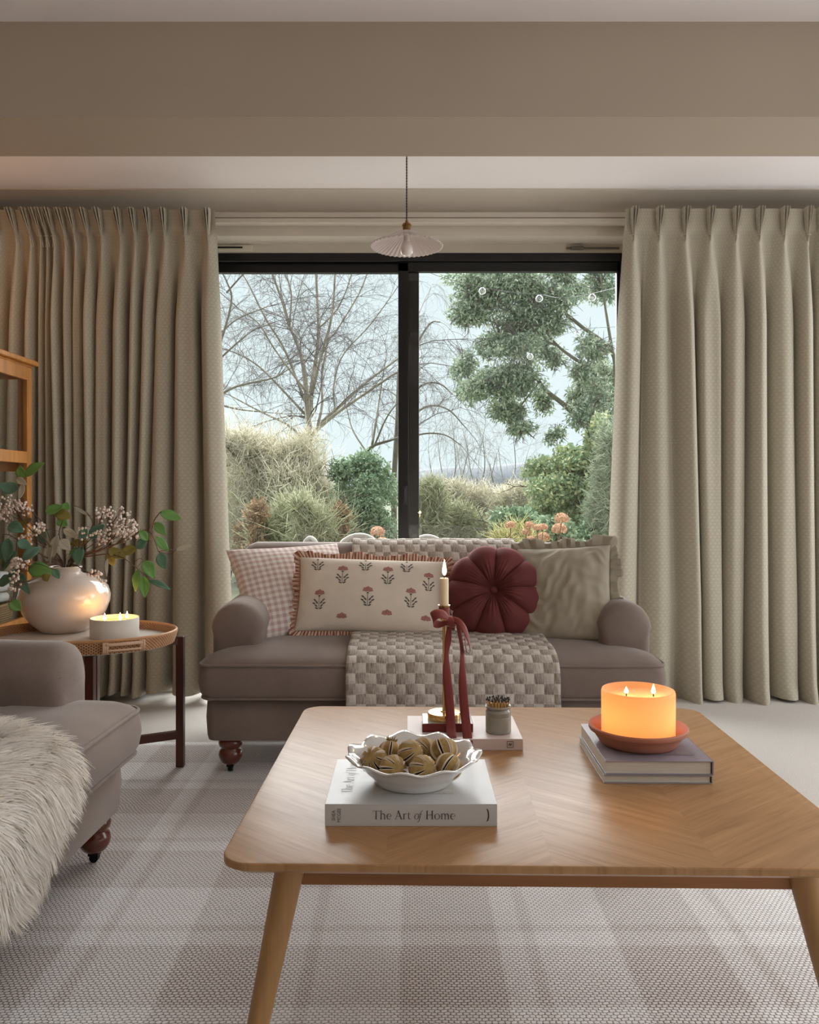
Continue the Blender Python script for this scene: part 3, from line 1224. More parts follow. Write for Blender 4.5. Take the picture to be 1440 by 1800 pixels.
# ---------------------------------------------------------------- books
def text_mesh(b, s, size, fn, sp=1.0):
    """default sans letters turned into mesh faces; fn maps (x, y) to 3-D; returns width"""
    cu = bpy.data.curves.new('t', 'FONT')
    cu.body = s
    cu.size = size
    cu.space_character = sp
    cu.resolution_u = 3
    o = bpy.data.objects.new('t', cu)
    COL.objects.link(o)
    dg = bpy.context.evaluated_depsgraph_get()
    me = bpy.data.meshes.new_from_object(o.evaluated_get(dg))
    w = max([v.co.x for v in me.vertices] or [0])
    b.add([fn(v.co.x, v.co.y) for v in me.vertices], [tuple(p.vertices) for p in me.polygons])
    bpy.data.objects.remove(o)
    bpy.data.meshes.remove(me)
    bpy.data.curves.remove(cu)
    return w


def stroke(b, pts, ws, fn):
    P = [Vector((x, y)) for x, y in pts]
    if not isinstance(ws, (list, tuple)):
        ws = [ws] * len(P)
    vs = []
    for i, p in enumerate(P):
        t = (P[min(i + 1, len(P) - 1)] - P[max(i - 1, 0)]).normalized()
        n = Vector((-t.y, t.x)) * ws[i] / 2
        vs += [p + n, p - n]
    b.add([fn(q.x, q.y) for q in vs], [(2 * i, 2 * i + 1, 2 * i + 3, 2 * i + 2) for i in range(len(P) - 1)])


def arc(cx, cy, rx, ry, a0, a1, n=10):
    return [(cx + rx * math.cos(math.radians(lerp(a0, a1, i / n))), cy + ry * math.sin(math.radians(lerp(a0, a1, i / n)))) for i in range(n + 1)]


def serif(ch, sl=0.0):
    """strokes of a roman letter (cap height .7, x height .46) and its advance"""
    S = []
    bar = lambda x, y, w=.17, t=.026: S.append(([(x - w / 2, y), (x + w / 2, y)], t))
    if ch == 'T':
        S += [([(.30, 0), (.30, .69)], .085), ([(.03, .682), (.57, .682)], .034), ([(.045, .69), (.03, .55)], [.03, .012]), ([(.555, .69), (.57, .55)], [.03, .012])]
        bar(.30, .013, .2)
        return S, .585
    if ch == 'H':
        S += [([(.15, 0), (.15, .70)], .085), ([(.57, 0), (.57, .70)], .085), ([(.15, .36), (.57, .36)], .03)]
        for x in (.15, .57):
            bar(x, .013, .2)
            bar(x, .687, .2)
        return S, .72
    if ch == 'A':
        S += [([(.10, 0), (.335, .71)], .036), ([(.315, .72), (.575, 0)], .085), ([(.17, .25), (.49, .25)], .03)]
        bar(.10, .013, .18)
        bar(.575, .013, .2)
        return S, .66
    if ch == 'h':
        S += [([(.12, 0), (.12, .74)], .074), ([(.02, .715), (.12, .73)], .03), (arc(.27, .30, .135, .155, 165, 0), [.02, .03, .034, .04, .05, .06, .068, .072, .074, .074, .074]), ([(.405, .31), (.405, 0)], .074)]
        bar(.12, .013)
        bar(.405, .013)
        return S, .53
    if ch == 'm':
        S += [([(.12, 0), (.12, .46)], .074), ([(.03, .43), (.12, .45)], .03)]
        for o in (0, .27):
            S += [(arc(.26 + o, .30, .125, .155, 165, 0), [.02, .03, .034, .04, .05, .06, .068, .072, .074, .074, .074]), ([(.385 + o, .31), (.385 + o, 0)], .074)]
        for x in (.12, .385, .655):
            bar(x, .013, .16)
        return S, .78
    if ch == 'e':
        S += [(arc(.245, .225, .175, .225, 0, 318, 20), [.04, .045, .045, .04, .034, .034, .04, .055, .068, .075, .078, .078, .078, .074, .066, .056, .046, .038, .03, .024, .016]), ([(.09, .245), (.42, .245)], .026)]
        return S, .455
    if ch == 'o':
        S += [(arc(.255, .225, .19, .225, 0, 360, 24), [.078 - .044 * abs(math.sin(math.radians(15 * i))) for i in range(25)])]
        return S, .51
    if ch == 'r':
        S += [([(.12, 0), (.12, .46)], .074), ([(.03, .43), (.12, .45)], .03), ([(.13, .33), (.19, .42), (.26, .45), (.32, .43)], [.02, .035, .05, .07])]
        bar(.12, .013)
        return S, .36
    if ch == 't':
        S += [([(.15, .60), (.145, .12), (.18, .03), (.24, .015), (.31, .06)], [.03, .07, .06, .04, .014]), ([(.02, .445), (.30, .445)], .028)]
        return S, .33
    if ch == 'q':     # italic o
        S += [(arc(.21, .225, .165, .23, 0, 360, 24), [.062 - .034 * abs(math.sin(math.radians(15 * i))) for i in range(25)])]
        return [([(x + .2 * y, y) for x, y in p], w) for p, w in S], .41
    if ch == 'f':     # italic f
        S += [([(-.10, -.20), (-.03, -.20), (.03, -.12), (.09, .10), (.15, .40), (.20, .60), (.27, .70), (.36, .70)], [.05, .04, .045, .058, .058, .05, .04, .05]), ([(.03, .43), (.31, .43)], .028)]
        return S, .30
    return S, .22


def roman(b, s, size, fn):
    x = 0
    for ch in s:
        S, adv = serif(ch)
        for p, w in S:
            stroke(b, [((x + q[0]) * size, q[1] * size) for q in p], [k * size for k in w] if isinstance(w, list) else w * size, fn)
        x += adv
    return x * size


def book(name, label, w, d, h, loc, rz, cover, spine='front', group=None, cov_t=.0022):
    """closed book lying flat, spine towards the viewer ('front') or to the right"""
    root = thing(name, label, 'book', loc, (0, 0, rz), group)
    b = MB()
    b.box((0, 0, h - cov_t / 2), (w, d, cov_t))
    b.box((0, 0, cov_t / 2), (w, d, cov_t))
    if spine == 'front':
        b.box((0, -d / 2 + cov_t / 2, h / 2), (w, cov_t, h - 2 * cov_t))
    else:
        b.box((w / 2 - cov_t / 2, 0, h / 2), (cov_t, d, h - 2 * cov_t))
    b.build('cover', cover, root, smooth=False, bevel=.0008)
    e = .004
    if spine == 'front':
        MB().box((0, e / 2 - .0005 + .001, h / 2), (w - 2 * e, d - e - .002, h - 2 * cov_t)).build('pages', M_paper, root, smooth=False)
    else:
        MB().box((-e / 2 - .001 + .0015, 0, h / 2), (w - e - .002, d - 2 * e, h - 2 * cov_t)).build('pages', M_paper, root, smooth=False)
    return root


M_cov_white = mat('white_cover', L(200, 201, 203), .35)
M_cov_blush = mat('blush_cover', L(216, 202, 198), .4)
M_cov_red = mat('deep_red_cover', L(112, 30, 26), .3)
M_cov_lav = mat('grey_lavender_cover', L(148, 140, 152), .35, var=.05, vs=8)
M_purple = mat('purple_binding', L(96, 84, 120), .45)

# big white book
bk = book('book', 'large white hardback with a serif title on its spine, lying under the fruit bowl', .331, .265, .0425, (.003, 1.5715 + .1325, ZB), 0, M_cov_white)
b = MB()
fy = -.1325 - .0006
tw_ = roman(MB(), 'The Art', 1, lambda x, y: (0, 0, 0))
fr = lambda x0, z0: (lambda x, y: (x0 + x, fy, z0 + y))
szt = .0235
w1 = roman(b, 'The Art', szt, fr(-.074, .0135))
b2 = MB()
w2 = roman(b, 'qf', szt, fr(-.074 + w1 + .22 * szt, .0135))
roman(b, 'Home', szt, fr(-.074 + w1 + w2 + .46 * szt, .0135))
b.build('title_lettering', M_ink, bk, smooth=False, fixn=False, kind='stuff')
b = MB()
for i, s in enumerate(('SHEA', 'MCGEE')):
    xo = -.1455 + .0105 * i
    text_mesh(b, s, .0098, lambda x, y: (xo - y, fy, .0075 + (.0 if i else .0035) + x * .86), 1.0)
b.build('author_lettering', M_ink, bk, smooth=False, fixn=False, kind='stuff')
b = MB()
for dx, r0 in ((0, 1), (.0015, .8), (.003, .6)):
    pts = [(.1425 + dx + .006 * math.cos(a) * r0, .0215 + .0125 * math.sin(a)) for a in [math.radians(-80 + 160 * i / 10) for i in range(11)]]
    stroke(b, pts, [.0002, .0006, .0009, .0012, .0014, .0014, .0014, .0012, .0009, .0006, .0002], lambda x, y: (x, fy, y))
b.build('emblem', M_ink, bk, smooth=False, fixn=False)
b = MB()
tz = .0425 + .0004
up = lambda x0, y0, k=1: (lambda x, y: (x0 - y * k, y0 + x * k, tz))
w1 = roman(b, 'The Art', .030, up(-.118, -.075))
w2 = roman(b, 'qf', .030, up(-.118, -.075 + w1 + .006))
roman(b, 'Home', .030, up(-.118, -.075 + w1 + w2 + .013))
b.build('cover_lettering', mat('pale_grey_ink', L(176, 178, 180), .5), bk, smooth=False, fixn=False, kind='stuff')
# cover photograph: a flat print, mostly under the bowl
MB().poly([(-.075, -.080), (.085, -.080), (.085, .11), (-.075, .11)], lambda x, y: (x, y, tz)).build('cover_print', mat('cover_print', L(188, 184, 180), .4, var=.25, vs=22), bk, smooth=False)

# scalloped bowl
BX, BY, BZ = .008, 1.70, ZB + .0425
NS_ = 11


def bowlw(a, r, z, j):
    k = sst(.100, .140, r)
    w = math.cos(NS_ * a) + .12 * math.cos(3 * a + 1)
    return r * (.97 + .026 * k * w), z + .0042 * k * w


prof = [(.001, .0), (.080, .0), (.084, .003), (.086, .010), (.100, .022), (.112, .034), (.121, .044), (.131, .051), (.141, .0545), (.144, .0565), (.142, .0590), (.134, .0575), (.122, .050), (.112, .040), (.098, .026), (.085, .014), (.050, .009), (.001, .008)]
bw = MB().lathe(prof, 264, fn=bowlw, cap=False).build('bowl', M_white, loc=(BX, BY, BZ + .0006), ang=0)
tag(bw, 'white scalloped ceramic bowl holding dried fruit on the large white book', 'bowl')

# dried slit fruit
g = G('dried_fruit_skin')
u, v, w = g.uv()
ob = g.obj()[3]
t = g.ma('ABSOLUTE', g.ma('SUBTRACT', g.ma('FRACT', g.ma('MULTIPLY', u, 8.0)), .5))
edge = g.ma('MULTIPLY', g.ramp(t, .315, .335), g.ma('MULTIPLY', g.ramp(v, .12, .2), g.ramp(v, .88, .8)))
slit = g.ma('MULTIPLY', g.ramp(t, .405, .42), g.ma('MULTIPLY', g.ramp(v, .16, .22), g.ramp(v, .84, .78)))
ns = g.noise(ob, 70, 4)
skin = g.mix(g.ramp(ns, .3, .7), L(136, 108, 64), L(182, 154, 102))
c = g.mix(edge, skin, L(226, 212, 194))
c = g.mix(slit, c, L(58, 40, 27))
g.set(col=c, rough=.75, spec=.2)
g.bump(ns, .35, .002)
M_fruit = g.m
M_scar = mat('fruit_calyx', L(150, 120, 78), .85)


def fruit_w(a, r, z, j):
    q = abs((a / (2 * PI) * 8) % 1 - .5)
    k = 1 - .45 * sst(.385, .45, q) * min(1, (r / .020) ** 2)
    k *= 1 + .035 * sst(.22, .33, q) * (1 - sst(.35, .40, q))
    return r * k, z


fpos = [(.0265, 1.652, .0345, .0272, 'front centre of the bowl', (62, 28, 20)), (-.034, 1.658, .034, .0262, 'front left of the bowl', (70, -30, 40)),
        (.079, 1.668, .035, .0265, 'front right of the bowl', (30, 35, 80)), (-.0735, 1.703, .036, .0265, 'far left edge of the bowl', (45, -35, 10)),
        (.0015, 1.700, .053, .0250, 'middle of the pile, on top', (55, -20, 60)), (.071, 1.722, .050, .0275, 'right of the pile, behind the front right one', (-38, -25, 0)),
        (.030, 1.752, .040, .0270, 'back centre of the bowl', (85, 60, 30)), (-.042, 1.748, .040, .0235, 'back left of the bowl with its frayed end up', (-30, 10, 0))]
prf = [(max(1e-4, math.sin(PI * j / 22)), -math.cos(PI * j / 22)) for j in range(23)]
for i, (x, y, z, r, wh, an) in enumerate(fpos):
    rt = thing('dried_fruit', 'brown slit dried citrus fruit, ' + wh, 'dried fruit', (x, y, BZ + z + .004), [math.radians(q) for q in an], 'dried fruit in the white bowl')
    MB().lathe([(a * r * 1.07, c * r * 1.02) for a, c in prf], 200, fn=fruit_w, cap=False).build('skin', M_fruit, rt, ang=0)
    b = MB()
    if i == 7:
        for k in range(14):
            a = 2 * PI * k / 14
            b.tube([(.004 * math.cos(a), .004 * math.sin(a), r * .9), (.009 * math.cos(a + .2), .009 * math.sin(a + .2), r * 1.02), (.013 * math.cos(a + .3), .013 * math.sin(a + .3), r * (1.16 + .1 * (k % 3)))], [.0028, .002, .0005], 5)
    else:
        b.lathe([(.0001, r * .955), (.004, r * .955), (.0042, r * .93)], 10)
    b.build('calyx', M_scar, rt)

# blush book, red notebook, candlestick and match jar at the far end of the table
b2 = book('book', 'pale pink paperback lying flat under the candlestick and the match jar', .288, .212, .028, (.138, 2.035 + .106, ZB), 0, M_cov_blush)
b = MB()
fy = -.106 - .0006
for dx in (-.0075, .0075):
    b.box((.112 + dx, fy, .0145), (.0012, .0004, .0162))
for dz in (-.0075, .0075):
    b.box((.112, fy, .0145 + dz), (.0162, .0004, .0012))
for k in range(5):
    b.box((.112 + (k - 2) * .0016, fy, .0145 + .0012 * ((k * 2) % 3 - 1)), (.0012, .0004, .0050))
b.build('spine_mark', M_ink, b2, smooth=False)
ZB2 = ZB + .028
b3 = book('book', 'small dark red notebook under the brass candlestick base', .130, .100, .021, (.0975, 2.092 + .05, ZB2 + .0004), 0, M_cov_red)
MB().box((0, .001, .0212), (.124, .094, .0006)).build('cover_panel', mat('pale_gloss_panel', L(205, 205, 200), .12), b3, smooth=False)
ZC2 = ZB2 + .0220
CX, CY = .0905, 2.142
cs = thing('candlestick', 'slim brass candlestick with round stepped base tied with a red ribbon', 'candlestick', (CX, CY, ZC2))
MB().lathe([(.0005, 0), (.043, 0), (.0435, .002), (.0435, .0145), (.042, .017), (.012, .018), (.008, .021), (.0005, .021)], 48).build('base', M_brass, cs, ang=30)
MB().lathe([(.0052, .018), (.0042, .03), (.0040, .15), (.0042, .242), (.007, .247), (.0075, .252), (.005, .256)], 20).build('stem', M_brass, cs, ang=40)
MB().lathe([(.004, .254), (.008, .257), (.0125, .262), (.0132, .292), (.0165, .2945), (.0165, .2965), (.012, .2965), (.0118, .265), (.0005, .264)], 28).build('cup', M_brass, cs, ang=40)
ZCUP = ZC2 + .265


def flame(b, c, h, r):
    b.lathe([(.0001, 0), (r * .7, h * .10), (r, h * .26), (r * .85, h * .45), (r * .5, h * .68), (r * .2, h * .88), (.0001, h)], 12, c)


g = G('ivory_wax')
g.set(col=L(240, 222, 186), rough=.45, spec=.4, sss=.35)
g.b.inputs['Subsurface Radius'].default_value = (.02, .012, .006)
M_wax = g.m
tc = thing('taper_candle', 'ivory taper candle burning in the brass candlestick', 'candle', (CX, CY, ZCUP + .001))
MB().lathe([(.0005, 0), (.0112, 0), (.0118, .02), (.0118, .096), (.0108, .1005), (.006, .1005), (.0005, .0985)], 24).build('wax', M_wax, tc, ang=40)
MB().tube([(0, 0, .098), (.0006, 0, .108), (.0014, 0, .112)], .0011, 6).build('wick', M_wick, tc)
b = MB()
flame(b, (.0008, 0, .107), .043, .0058)
b.build('flame', M_flame, tc, ang=0)
tl = lamp('taper_light', 'POINT', (CX, CY - .0, ZCUP + .150), .35, (1, .62, .28), shadow_soft_size=.012)

# ribbon bow
M_rib = mat('russet_velvet_ribbon', L(122, 44, 42), .7, sheen=.6, sheen_r=.4, var=.08, vs=30)
rb = thing('ribbon_bow', 'russet velvet ribbon bow with long tails hanging from the candlestick', 'ribbon', (CX, CY, ZCUP + .01))
O_ = Vector((CX, CY, ZCUP + .01))


def strip(pts, ws, tw, name):
    """pts: world points; ws: half widths; tw: direction of the width at each point"""
    P = smooth_path(pts, 40)
    b = MB()
    n = len(P)
    Wd = smooth_path([(w, 0, 0) for w in ws], n)
    Td = smooth_path(tw, n)
    vs, fs = [], []
    for i in range(n):
        t = Td[i].normalized()
        for k in (-1, -.33, .33, 1):
            vs.append(P[i] - O_ + t * Wd[i].x * k)
    for i in range(n - 1):
        for k in range(3):
            fs.append((i * 4 + k, i * 4 + k + 1, i * 4 + 5 + k, i * 4 + 4 + k))
    b.add(vs, fs)
    return b.build(name, M_rib, rb, ang=0, solid=.0009)


q = lambda x, y, d: at(720 + x / 4.864, 960 + y / 4.864, d)
strip([q(340, 690, 2.112), q(330, 800, 2.108), q(318, 930, 2.104), q(318, 1080, 2.098), q(333, 1250, 2.092), q(347, 1420, 2.082), q(352, 1540, 2.070), q(362, 1640, 2.034)],
      [.006, .0085, .0065, .0105, .0115, .0118, .0118, .0118], [(1, -.2, 0), (1, .1, 0), (1, .5, 0), (1, .1, 0), (1, 0, 0), (1, 0, .0), (1, 0, 0), (1, 0, 0)], 'tail')
strip([q(415, 680, 2.114), q(436, 790, 2.110), q(450, 900, 2.104), q(452, 1060, 2.098), q(455, 1200, 2.092), q(470, 1400, 2.082), q(486, 1540, 2.066), q(502, 1690, 2.028)],
      [.005, .0055, .006, .0085, .0108, .0115, .0118, .0118], [(1, -.3, 0), (1, .6, 0), (1, .7, 0), (1, .3, 0), (1, 0, 0), (1, 0, .0), (1, 0, 0), (1, 0, 0)], 'tail')
strip([q(350, 640, 2.116), q(300, 590, 2.096), q(240, 580, 2.088), q(193, 612, 2.092), q(215, 655, 2.112), q(260, 670, 2.122), q(345, 650, 2.122)],
      [.005, .011, .0125, .0125, .0115, .009, .005], [(.1, .3, 1), (.05, .5, 1), (-.2, .4, 1), (-.5, .3, 1), (.2, .4, 1), (.1, .5, 1), (.1, .5, 1)], 'loop')
strip([q(360, 620, 2.114), q(420, 650, 2.100), q(475, 720, 2.092), q(512, 830, 2.094), q(520, 900, 2.100), q(492, 905, 2.110), q(478, 830, 2.116), q(470, 720, 2.120), q(380, 640, 2.122)],
      [.006, .010, .010, .009, .007, .007, .0075, .007, .005], [(.3, .2, 1), (.35, .4, 1), (.5, .8, .4), (.3, 1, .2), (.2, 1, 0), (.2, 1, 0), (.2, 1, .1), (.3, .9, .3), (.2, .4, 1)], 'loop')
strip([q(320, 600, 2.118), q(345, 625, 2.106), q(352, 660, 2.104), q(372, 690, 2.112)], [.010, .0105, .010, .008], [(1, 0, .2), (1, 0, .35), (1, 0, .3), (1, .2, .2)], 'knot')
b = MB()
b.lathe([(.0138, -.012), (.0142, -.011), (.0142, .011), (.0138, .012)], 28, cap=False)
b.build('band', M_rib, rb, loc=(0, 0, .004), solid=.0006)

# match jar
jx, jy = at(876, 1290, 2.098).x, 2.098
jr = .0325
prof = [(.001, 0), (jr - .002, 0), (jr, .002), (jr, .040)]
for k in range(3):
    prof += [(jr - .0006, .0412 + .004 * k), (jr, .0428 + .004 * k)]
prof += [(jr - .001, .055), (jr - .004, .0585), (jr - .0045, .060), (jr + .0005, .0625), (jr + .001, .066), (jr - .001, .068), (jr - .0055, .067), (jr - .006, .02), (.001, .02)]
jar = tag(MB().lathe(prof, 48, cap=False).build('match_jar', mat('grey_stoneware', L(150, 148, 138), .28, var=.04, vs=10, coat=.3), loc=(jx, jy, ZB2 + .0003), ang=40),
          'grey stoneware jar with ribbed shoulder full of black tipped matches', 'jar')
M_stick = mat('match_wood', L(206, 168, 112), .7)
M_tip = mat('match_head', L(52, 52, 60), .7)
sp = []
rr = random.Random(4)
while len(sp) < 62:
    a, r = rr.uniform(0, 2 * PI), math.sqrt(rr.random()) * .0235
    p = (r * math.cos(a), r * math.sin(a))
    if all((p[0] - o[0]) ** 2 + (p[1] - o[1]) ** 2 > .0044 ** 2 for o in sp):
        sp.append(p)
    elif rr.random() < .002:
        break
m0 = None
for i, (x, y) in enumerate(sp):
    if m0 is None:
        m0 = thing('match', '', 'match')
        MB().box((0, 0, .029), (.0022, .0022, .058)).build('stick', M_stick, m0, smooth=False)
        MB().sphere((0, 0, .0595), .0022, 8, 6, (1, 1, 1.5)).build('head', M_tip, m0)
        mt = m0
    else:
        mt = m0.copy()
        COL.objects.link(mt)
        for ch in list(m0.children):
            c = ch.copy()
            COL.objects.link(c)
            c.parent = mt
    mt.location = (jx + x, jy + y, ZB2 + .0215 + rr.uniform(0, .004))
    mt.rotation_euler = (-y * 5, x * 5, 0)
    tag(mt, 'wooden match with a black head standing in the grey stoneware jar', 'match', 'matches in the stoneware jar')

# stacked books with saucer and pillar candle
rzb = math.radians(-1.0)
g1 = (.5525, 1.802 + .145)
book('book', 'thinner grey book at the bottom of the pair under the large candle', .238, .290, .0185, (g1[0] - .003, g1[1] - .001, ZB), rzb, mat('grey_cover', L(150, 146, 150), .4), 'right')
bt = book('book', 'thicker lavender grey coffee table book on top of the pair, carrying the terracotta saucer', .236, .290, .0305, (g1[0], g1[1], ZB + .0189), rzb, M_cov_lav, 'right')
MB().box((.236 / 2 + .0002, 0, .0152), (.0008, .288, .0305)).build('spine', M_purple, bt, smooth=False)
b = MB()
b.poly([(-.085, -.105), (.09, -.105), (.09, .12), (-.085, .12)], lambda x, y: (x, y, .0309))
b.build('cover_print', mat('cover_photograph', L(128, 120, 128), .35, var=.45, vs=16), bt, smooth=False)
ZS = ZB + .0189 + .0305 + .0006
PX, PY = .540, 1.935
sc_ = MB().lathe([(.001, 0), (.086, 0), (.090, .003), (.097, .016), (.0985, .0165), (.104, .027), (.113, .031), (.1145, .034), (.1145, .040), (.112, .0425), (.107, .0415), (.097, .031), (.090, .012), (.085, .008), (.001, .007)], 72, cap=False)
so = tag(sc_.build('saucer', mat('terracotta', L(176, 116, 94), .75, var=.08, vs=9, bump=.1, bs=200), loc=(PX, PY, ZS), ang=40), 'terracotta plant saucer on the lavender grey books, under the large candle', 'saucer')
g = G('glowing_wax')
tr = g.n('BsdfTranslucent')
tr.inputs[0].default_value = (*L(255, 216, 164), 1)
g.set(col=L(240, 196, 156), rough=.5, spec=.3)
mx = g.n('MixShader')
mx.inputs[0].default_value = .55
g.t.links.new(g.b.outputs[0], mx.inputs[1])
g.t.links.new(tr.outputs[0], mx.inputs[2])
g.t.links.new(mx.outputs[0], g.out.inputs[0])
pc = thing('pillar_candle', 'wide orange glowing pillar candle with two flames on a terracotta saucer', 'candle', (PX, PY, ZS + .0078))
ph_ = .118
MB().lathe([(.001, 0), (.083, 0), (.0845, .002), (.085, ph_ - .006), (.0835, ph_ - .001), (.080, ph_), (.075, ph_ - .003), (.068, ph_ - .010), (.040, ph_ - .013), (.001, ph_ - .014)], 72, cap=False).build('wax', g.m, pc, ang=0)
for dx, dy, hh in ((-.031, -.012, .016), (.031, -.018, .024)):
    MB().tube([(dx, dy, ph_ - .016), (dx, dy, ph_ - .004)], .0014, 6).build('wick', M_wick, pc)
    b = MB()
    flame(b, (dx, dy, ph_ - .007), hh, .0052)
    b.build('flame', M_flame, pc, ang=0)
    lamp('pillar_light', 'POINT', (PX + dx, PY + dy, ZS + ph_ + .030), .035, (1, .58, .22), shadow_soft_size=.012)
    lamp('pillar_glow', 'POINT', (PX + dx * 1.1, PY + dy, ZS + .070), .10, (1, .63, .28), shadow_soft_size=.02)

# ---------------------------------------------------------------- side table, tray, vase, candle
TX, TY = -1.226, 3.07
st = thing('tray_stand', 'dark wooden crossed leg stand carrying the rattan tray beside the near sofa', 'side table', (0, 0, 0))
LG = [(-.906, 3.24), (-1.118, 2.87), (-1.546, 2.90), (-1.262, 3.285)]
for i, (x, y) in enumerate(LG):
    top = .519 if i in (1, 3) else .522
    MB().box((x, y, top / 2 + .0043), (.030, .030, top - .0086)).build('leg', M_darkwood, st, smooth=False, bevel=.002)
for z0, hh in ((.505, .028), (.135, .032)):
    for k, (i, j) in enumerate(((0, 2), (1, 3))):
        a, c = Vector((*LG[i], z0 - .001 * k)), Vector((*LG[j], z0 - .001 * k))
        MB().bar(a, c, .020, hh).build('stretcher', M_darkwood, st, smooth=False, bevel=.002)


def rattan(name):
    g = G(name)
    u, v, w = g.uv()
    k = g.ma('FRACT', g.ma('ADD', g.ma('MULTIPLY', u, 130.0), g.ma('MULTIPLY', g.ma('FLOOR', g.ma('MULTIPLY', v, 9.0)), .5)))
    t = g.ramp(g.ma('PINGPONG', k, .5), .04, .22)
    ns = g.noise(g.obj()[3], 30, 3)
    c = g.mix(t, L(70, 40, 26), g.mix(ns, L(176, 124, 84), L(208, 160, 114)))
    g.set(col=c, rough=.55)
    g.bump(t, .6, .002)
    return g.m


M_rat = rattan('woven_rattan')
ry = .25
tr_ = thing('tray', 'oval woven rattan tray with cane handles holding the vase and white candle', 'tray', (TX, TY, .522))
ell = lambda a, k, z: (.35 * k * math.cos(a), ry * k * math.sin(a), z)
b = MB()
b.rings([[ell(2 * PI * i / 96, k, z) for i in range(96)] for k, z in ((.5, .002), (.93, .0), (.945, .008), (.93, .023), (.5, .023))])
b.build('base', mat('tray_paper', L(206, 200, 192), .5), tr_, ang=30)
b = MB()
NC = 9
b.grid(lambda u, v: ell(2 * PI * u, .955 + .04 * v + .010 * abs(math.sin(PI * v * NC)), .003 + .045 * v), 192, NC * 4 + 1, cu=True, uvf=lambda u, v: (u, v))
b.grid(lambda u, v: ell(2 * PI * u, .925 + .04 * v - .010 * abs(math.sin(PI * v * NC)), .010 + .038 * v), 192, NC * 4 + 1, cu=True, uvf=lambda u, v: (u, v))
b.build('woven_rim', M_rat, tr_, ang=0)
b = MB()
b.tube([ell(2 * PI * i / 96, .985, .0495) for i in range(96)], .0062, 8, closed=True)
b.build('rim_binding', mat('cane_binding', L(186, 138, 96), .45, var=.12, vs=25), tr_, ang=0)
M_cane = mat('pale_cane', L(208, 172, 142), .5)
for a0 in (-math.radians(51), math.radians(129)):
    b = MB()
    hp = []
    for k in range(9):
        a = a0 + math.radians(-11 + 22 * k / 8)
        hp.append(Vector(ell(a, 1.035, .038)))
    b.tube(hp, .0062, 8)
    b.tube([p - Vector((0, 0, .020)) for p in hp], .0040, 8)
    for e in (0, -1):
        p = hp[e]
        for dd in (-.006, 0, .006):
            t = (hp[1] - hp[0]).normalized()
            b.tube([p + t * dd * 1.0 + Vector((0, 0, .009)), p + t * dd + Vector((p.x, p.y, 0)).normalized() * .003 + Vector((0, 0, -.010)), p + t * dd + Vector((0, 0, -.028))], .0042, 6)
    b.build('handle', M_cane, tr_, ang=0)

VX, VY, VZ = -1.362, 3.235, .5455
prof = [(.001, 0), (.086, 0), (.092, .004), (.125, .035), (.155, .075), (.170, .115), (.172, .140), (.164, .170), (.140, .198), (.105, .216), (.070, .226), (.060, .233), (.060, .243), (.066, .251), (.064, .255), (.056, .252), (.052, .240), (.055, .228), (.10, .205), (.150, .16), (.158, .12), (.11, .03), (.001, .012)]
g = G('cream_glazed_pot')
g.set(col=L(214, 200, 190), rough=.12, coat=.35, coat_r=.06, spec=.5)
vs = tag(MB().lathe(prof, 96, cap=False).build('vase', g.m, loc=(VX, VY, VZ), ang=50), 'round bellied glossy cream vase with narrow neck on the rattan tray', 'vase')
KX, KY, KZ = -1.118, 3.105, .5455
kc = thing('bowl_candle', 'low white ceramic candle with three burning wicks on the rattan tray', 'candle', (KX, KY, KZ))
MB().lathe([(.001, 0), (.087, 0), (.0885, .002), (.089, .070), (.088, .072), (.0855, .072), (.0845, .070), (.084, .052)], 64, cap=False).build('holder', mat('matt_white_ceramic', L(212, 206, 198), .55, var=.03, vs=10), kc, ang=40)
g = G('candle_wax_yellow')
g.set(col=L(244, 222, 150), rough=.2, sss=.3)
MB().lathe([(.0838, .050), (.0838, .0555), (.001, .0555)], 48).build('wax', g.m, kc)
for dx, dy in ((-.030, -.02), (.024, -.008), (.037, .030)):
    MB().tube([(dx, dy, .054), (dx, dy, .066)], .0014, 6).build('wick', M_wick, kc)
    b = MB()
    flame(b, (dx, dy, .062), .030, .0058)
    b.build('flame', M_flame, kc, ang=0)
lamp('bowl_candle_light', 'POINT', (KX, KY, KZ + .105), .42, (1, .52, .20), shadow_soft_size=.03)

# ---------------------------------------------------------------- branches in the vase
M_stem = mat('brown_stem', L(96, 70, 52), .8)
M_leafg = leafmat('leaf_greens', [L(92, 142, 80), L(120, 166, 92), L(146, 184, 104)], .45)
M_leafd = leafmat('leaf_blue_greens', [L(84, 124, 104), L(104, 144, 120), L(128, 160, 138)], .5)
M_leafo = leafmat('leaf_olive_browns', [L(156, 122, 62), L(142, 136, 68), L(172, 138, 84)], .5)
M_leafp = leafmat('leaf_pale_undersides', [L(192, 204, 188), L(208, 198, 178), L(178, 198, 188)], .6)
M_berry = leafmat('pale_berries', [L(226, 208, 196), L(240, 230, 222), L(218, 196, 184)], .5, transl=0)


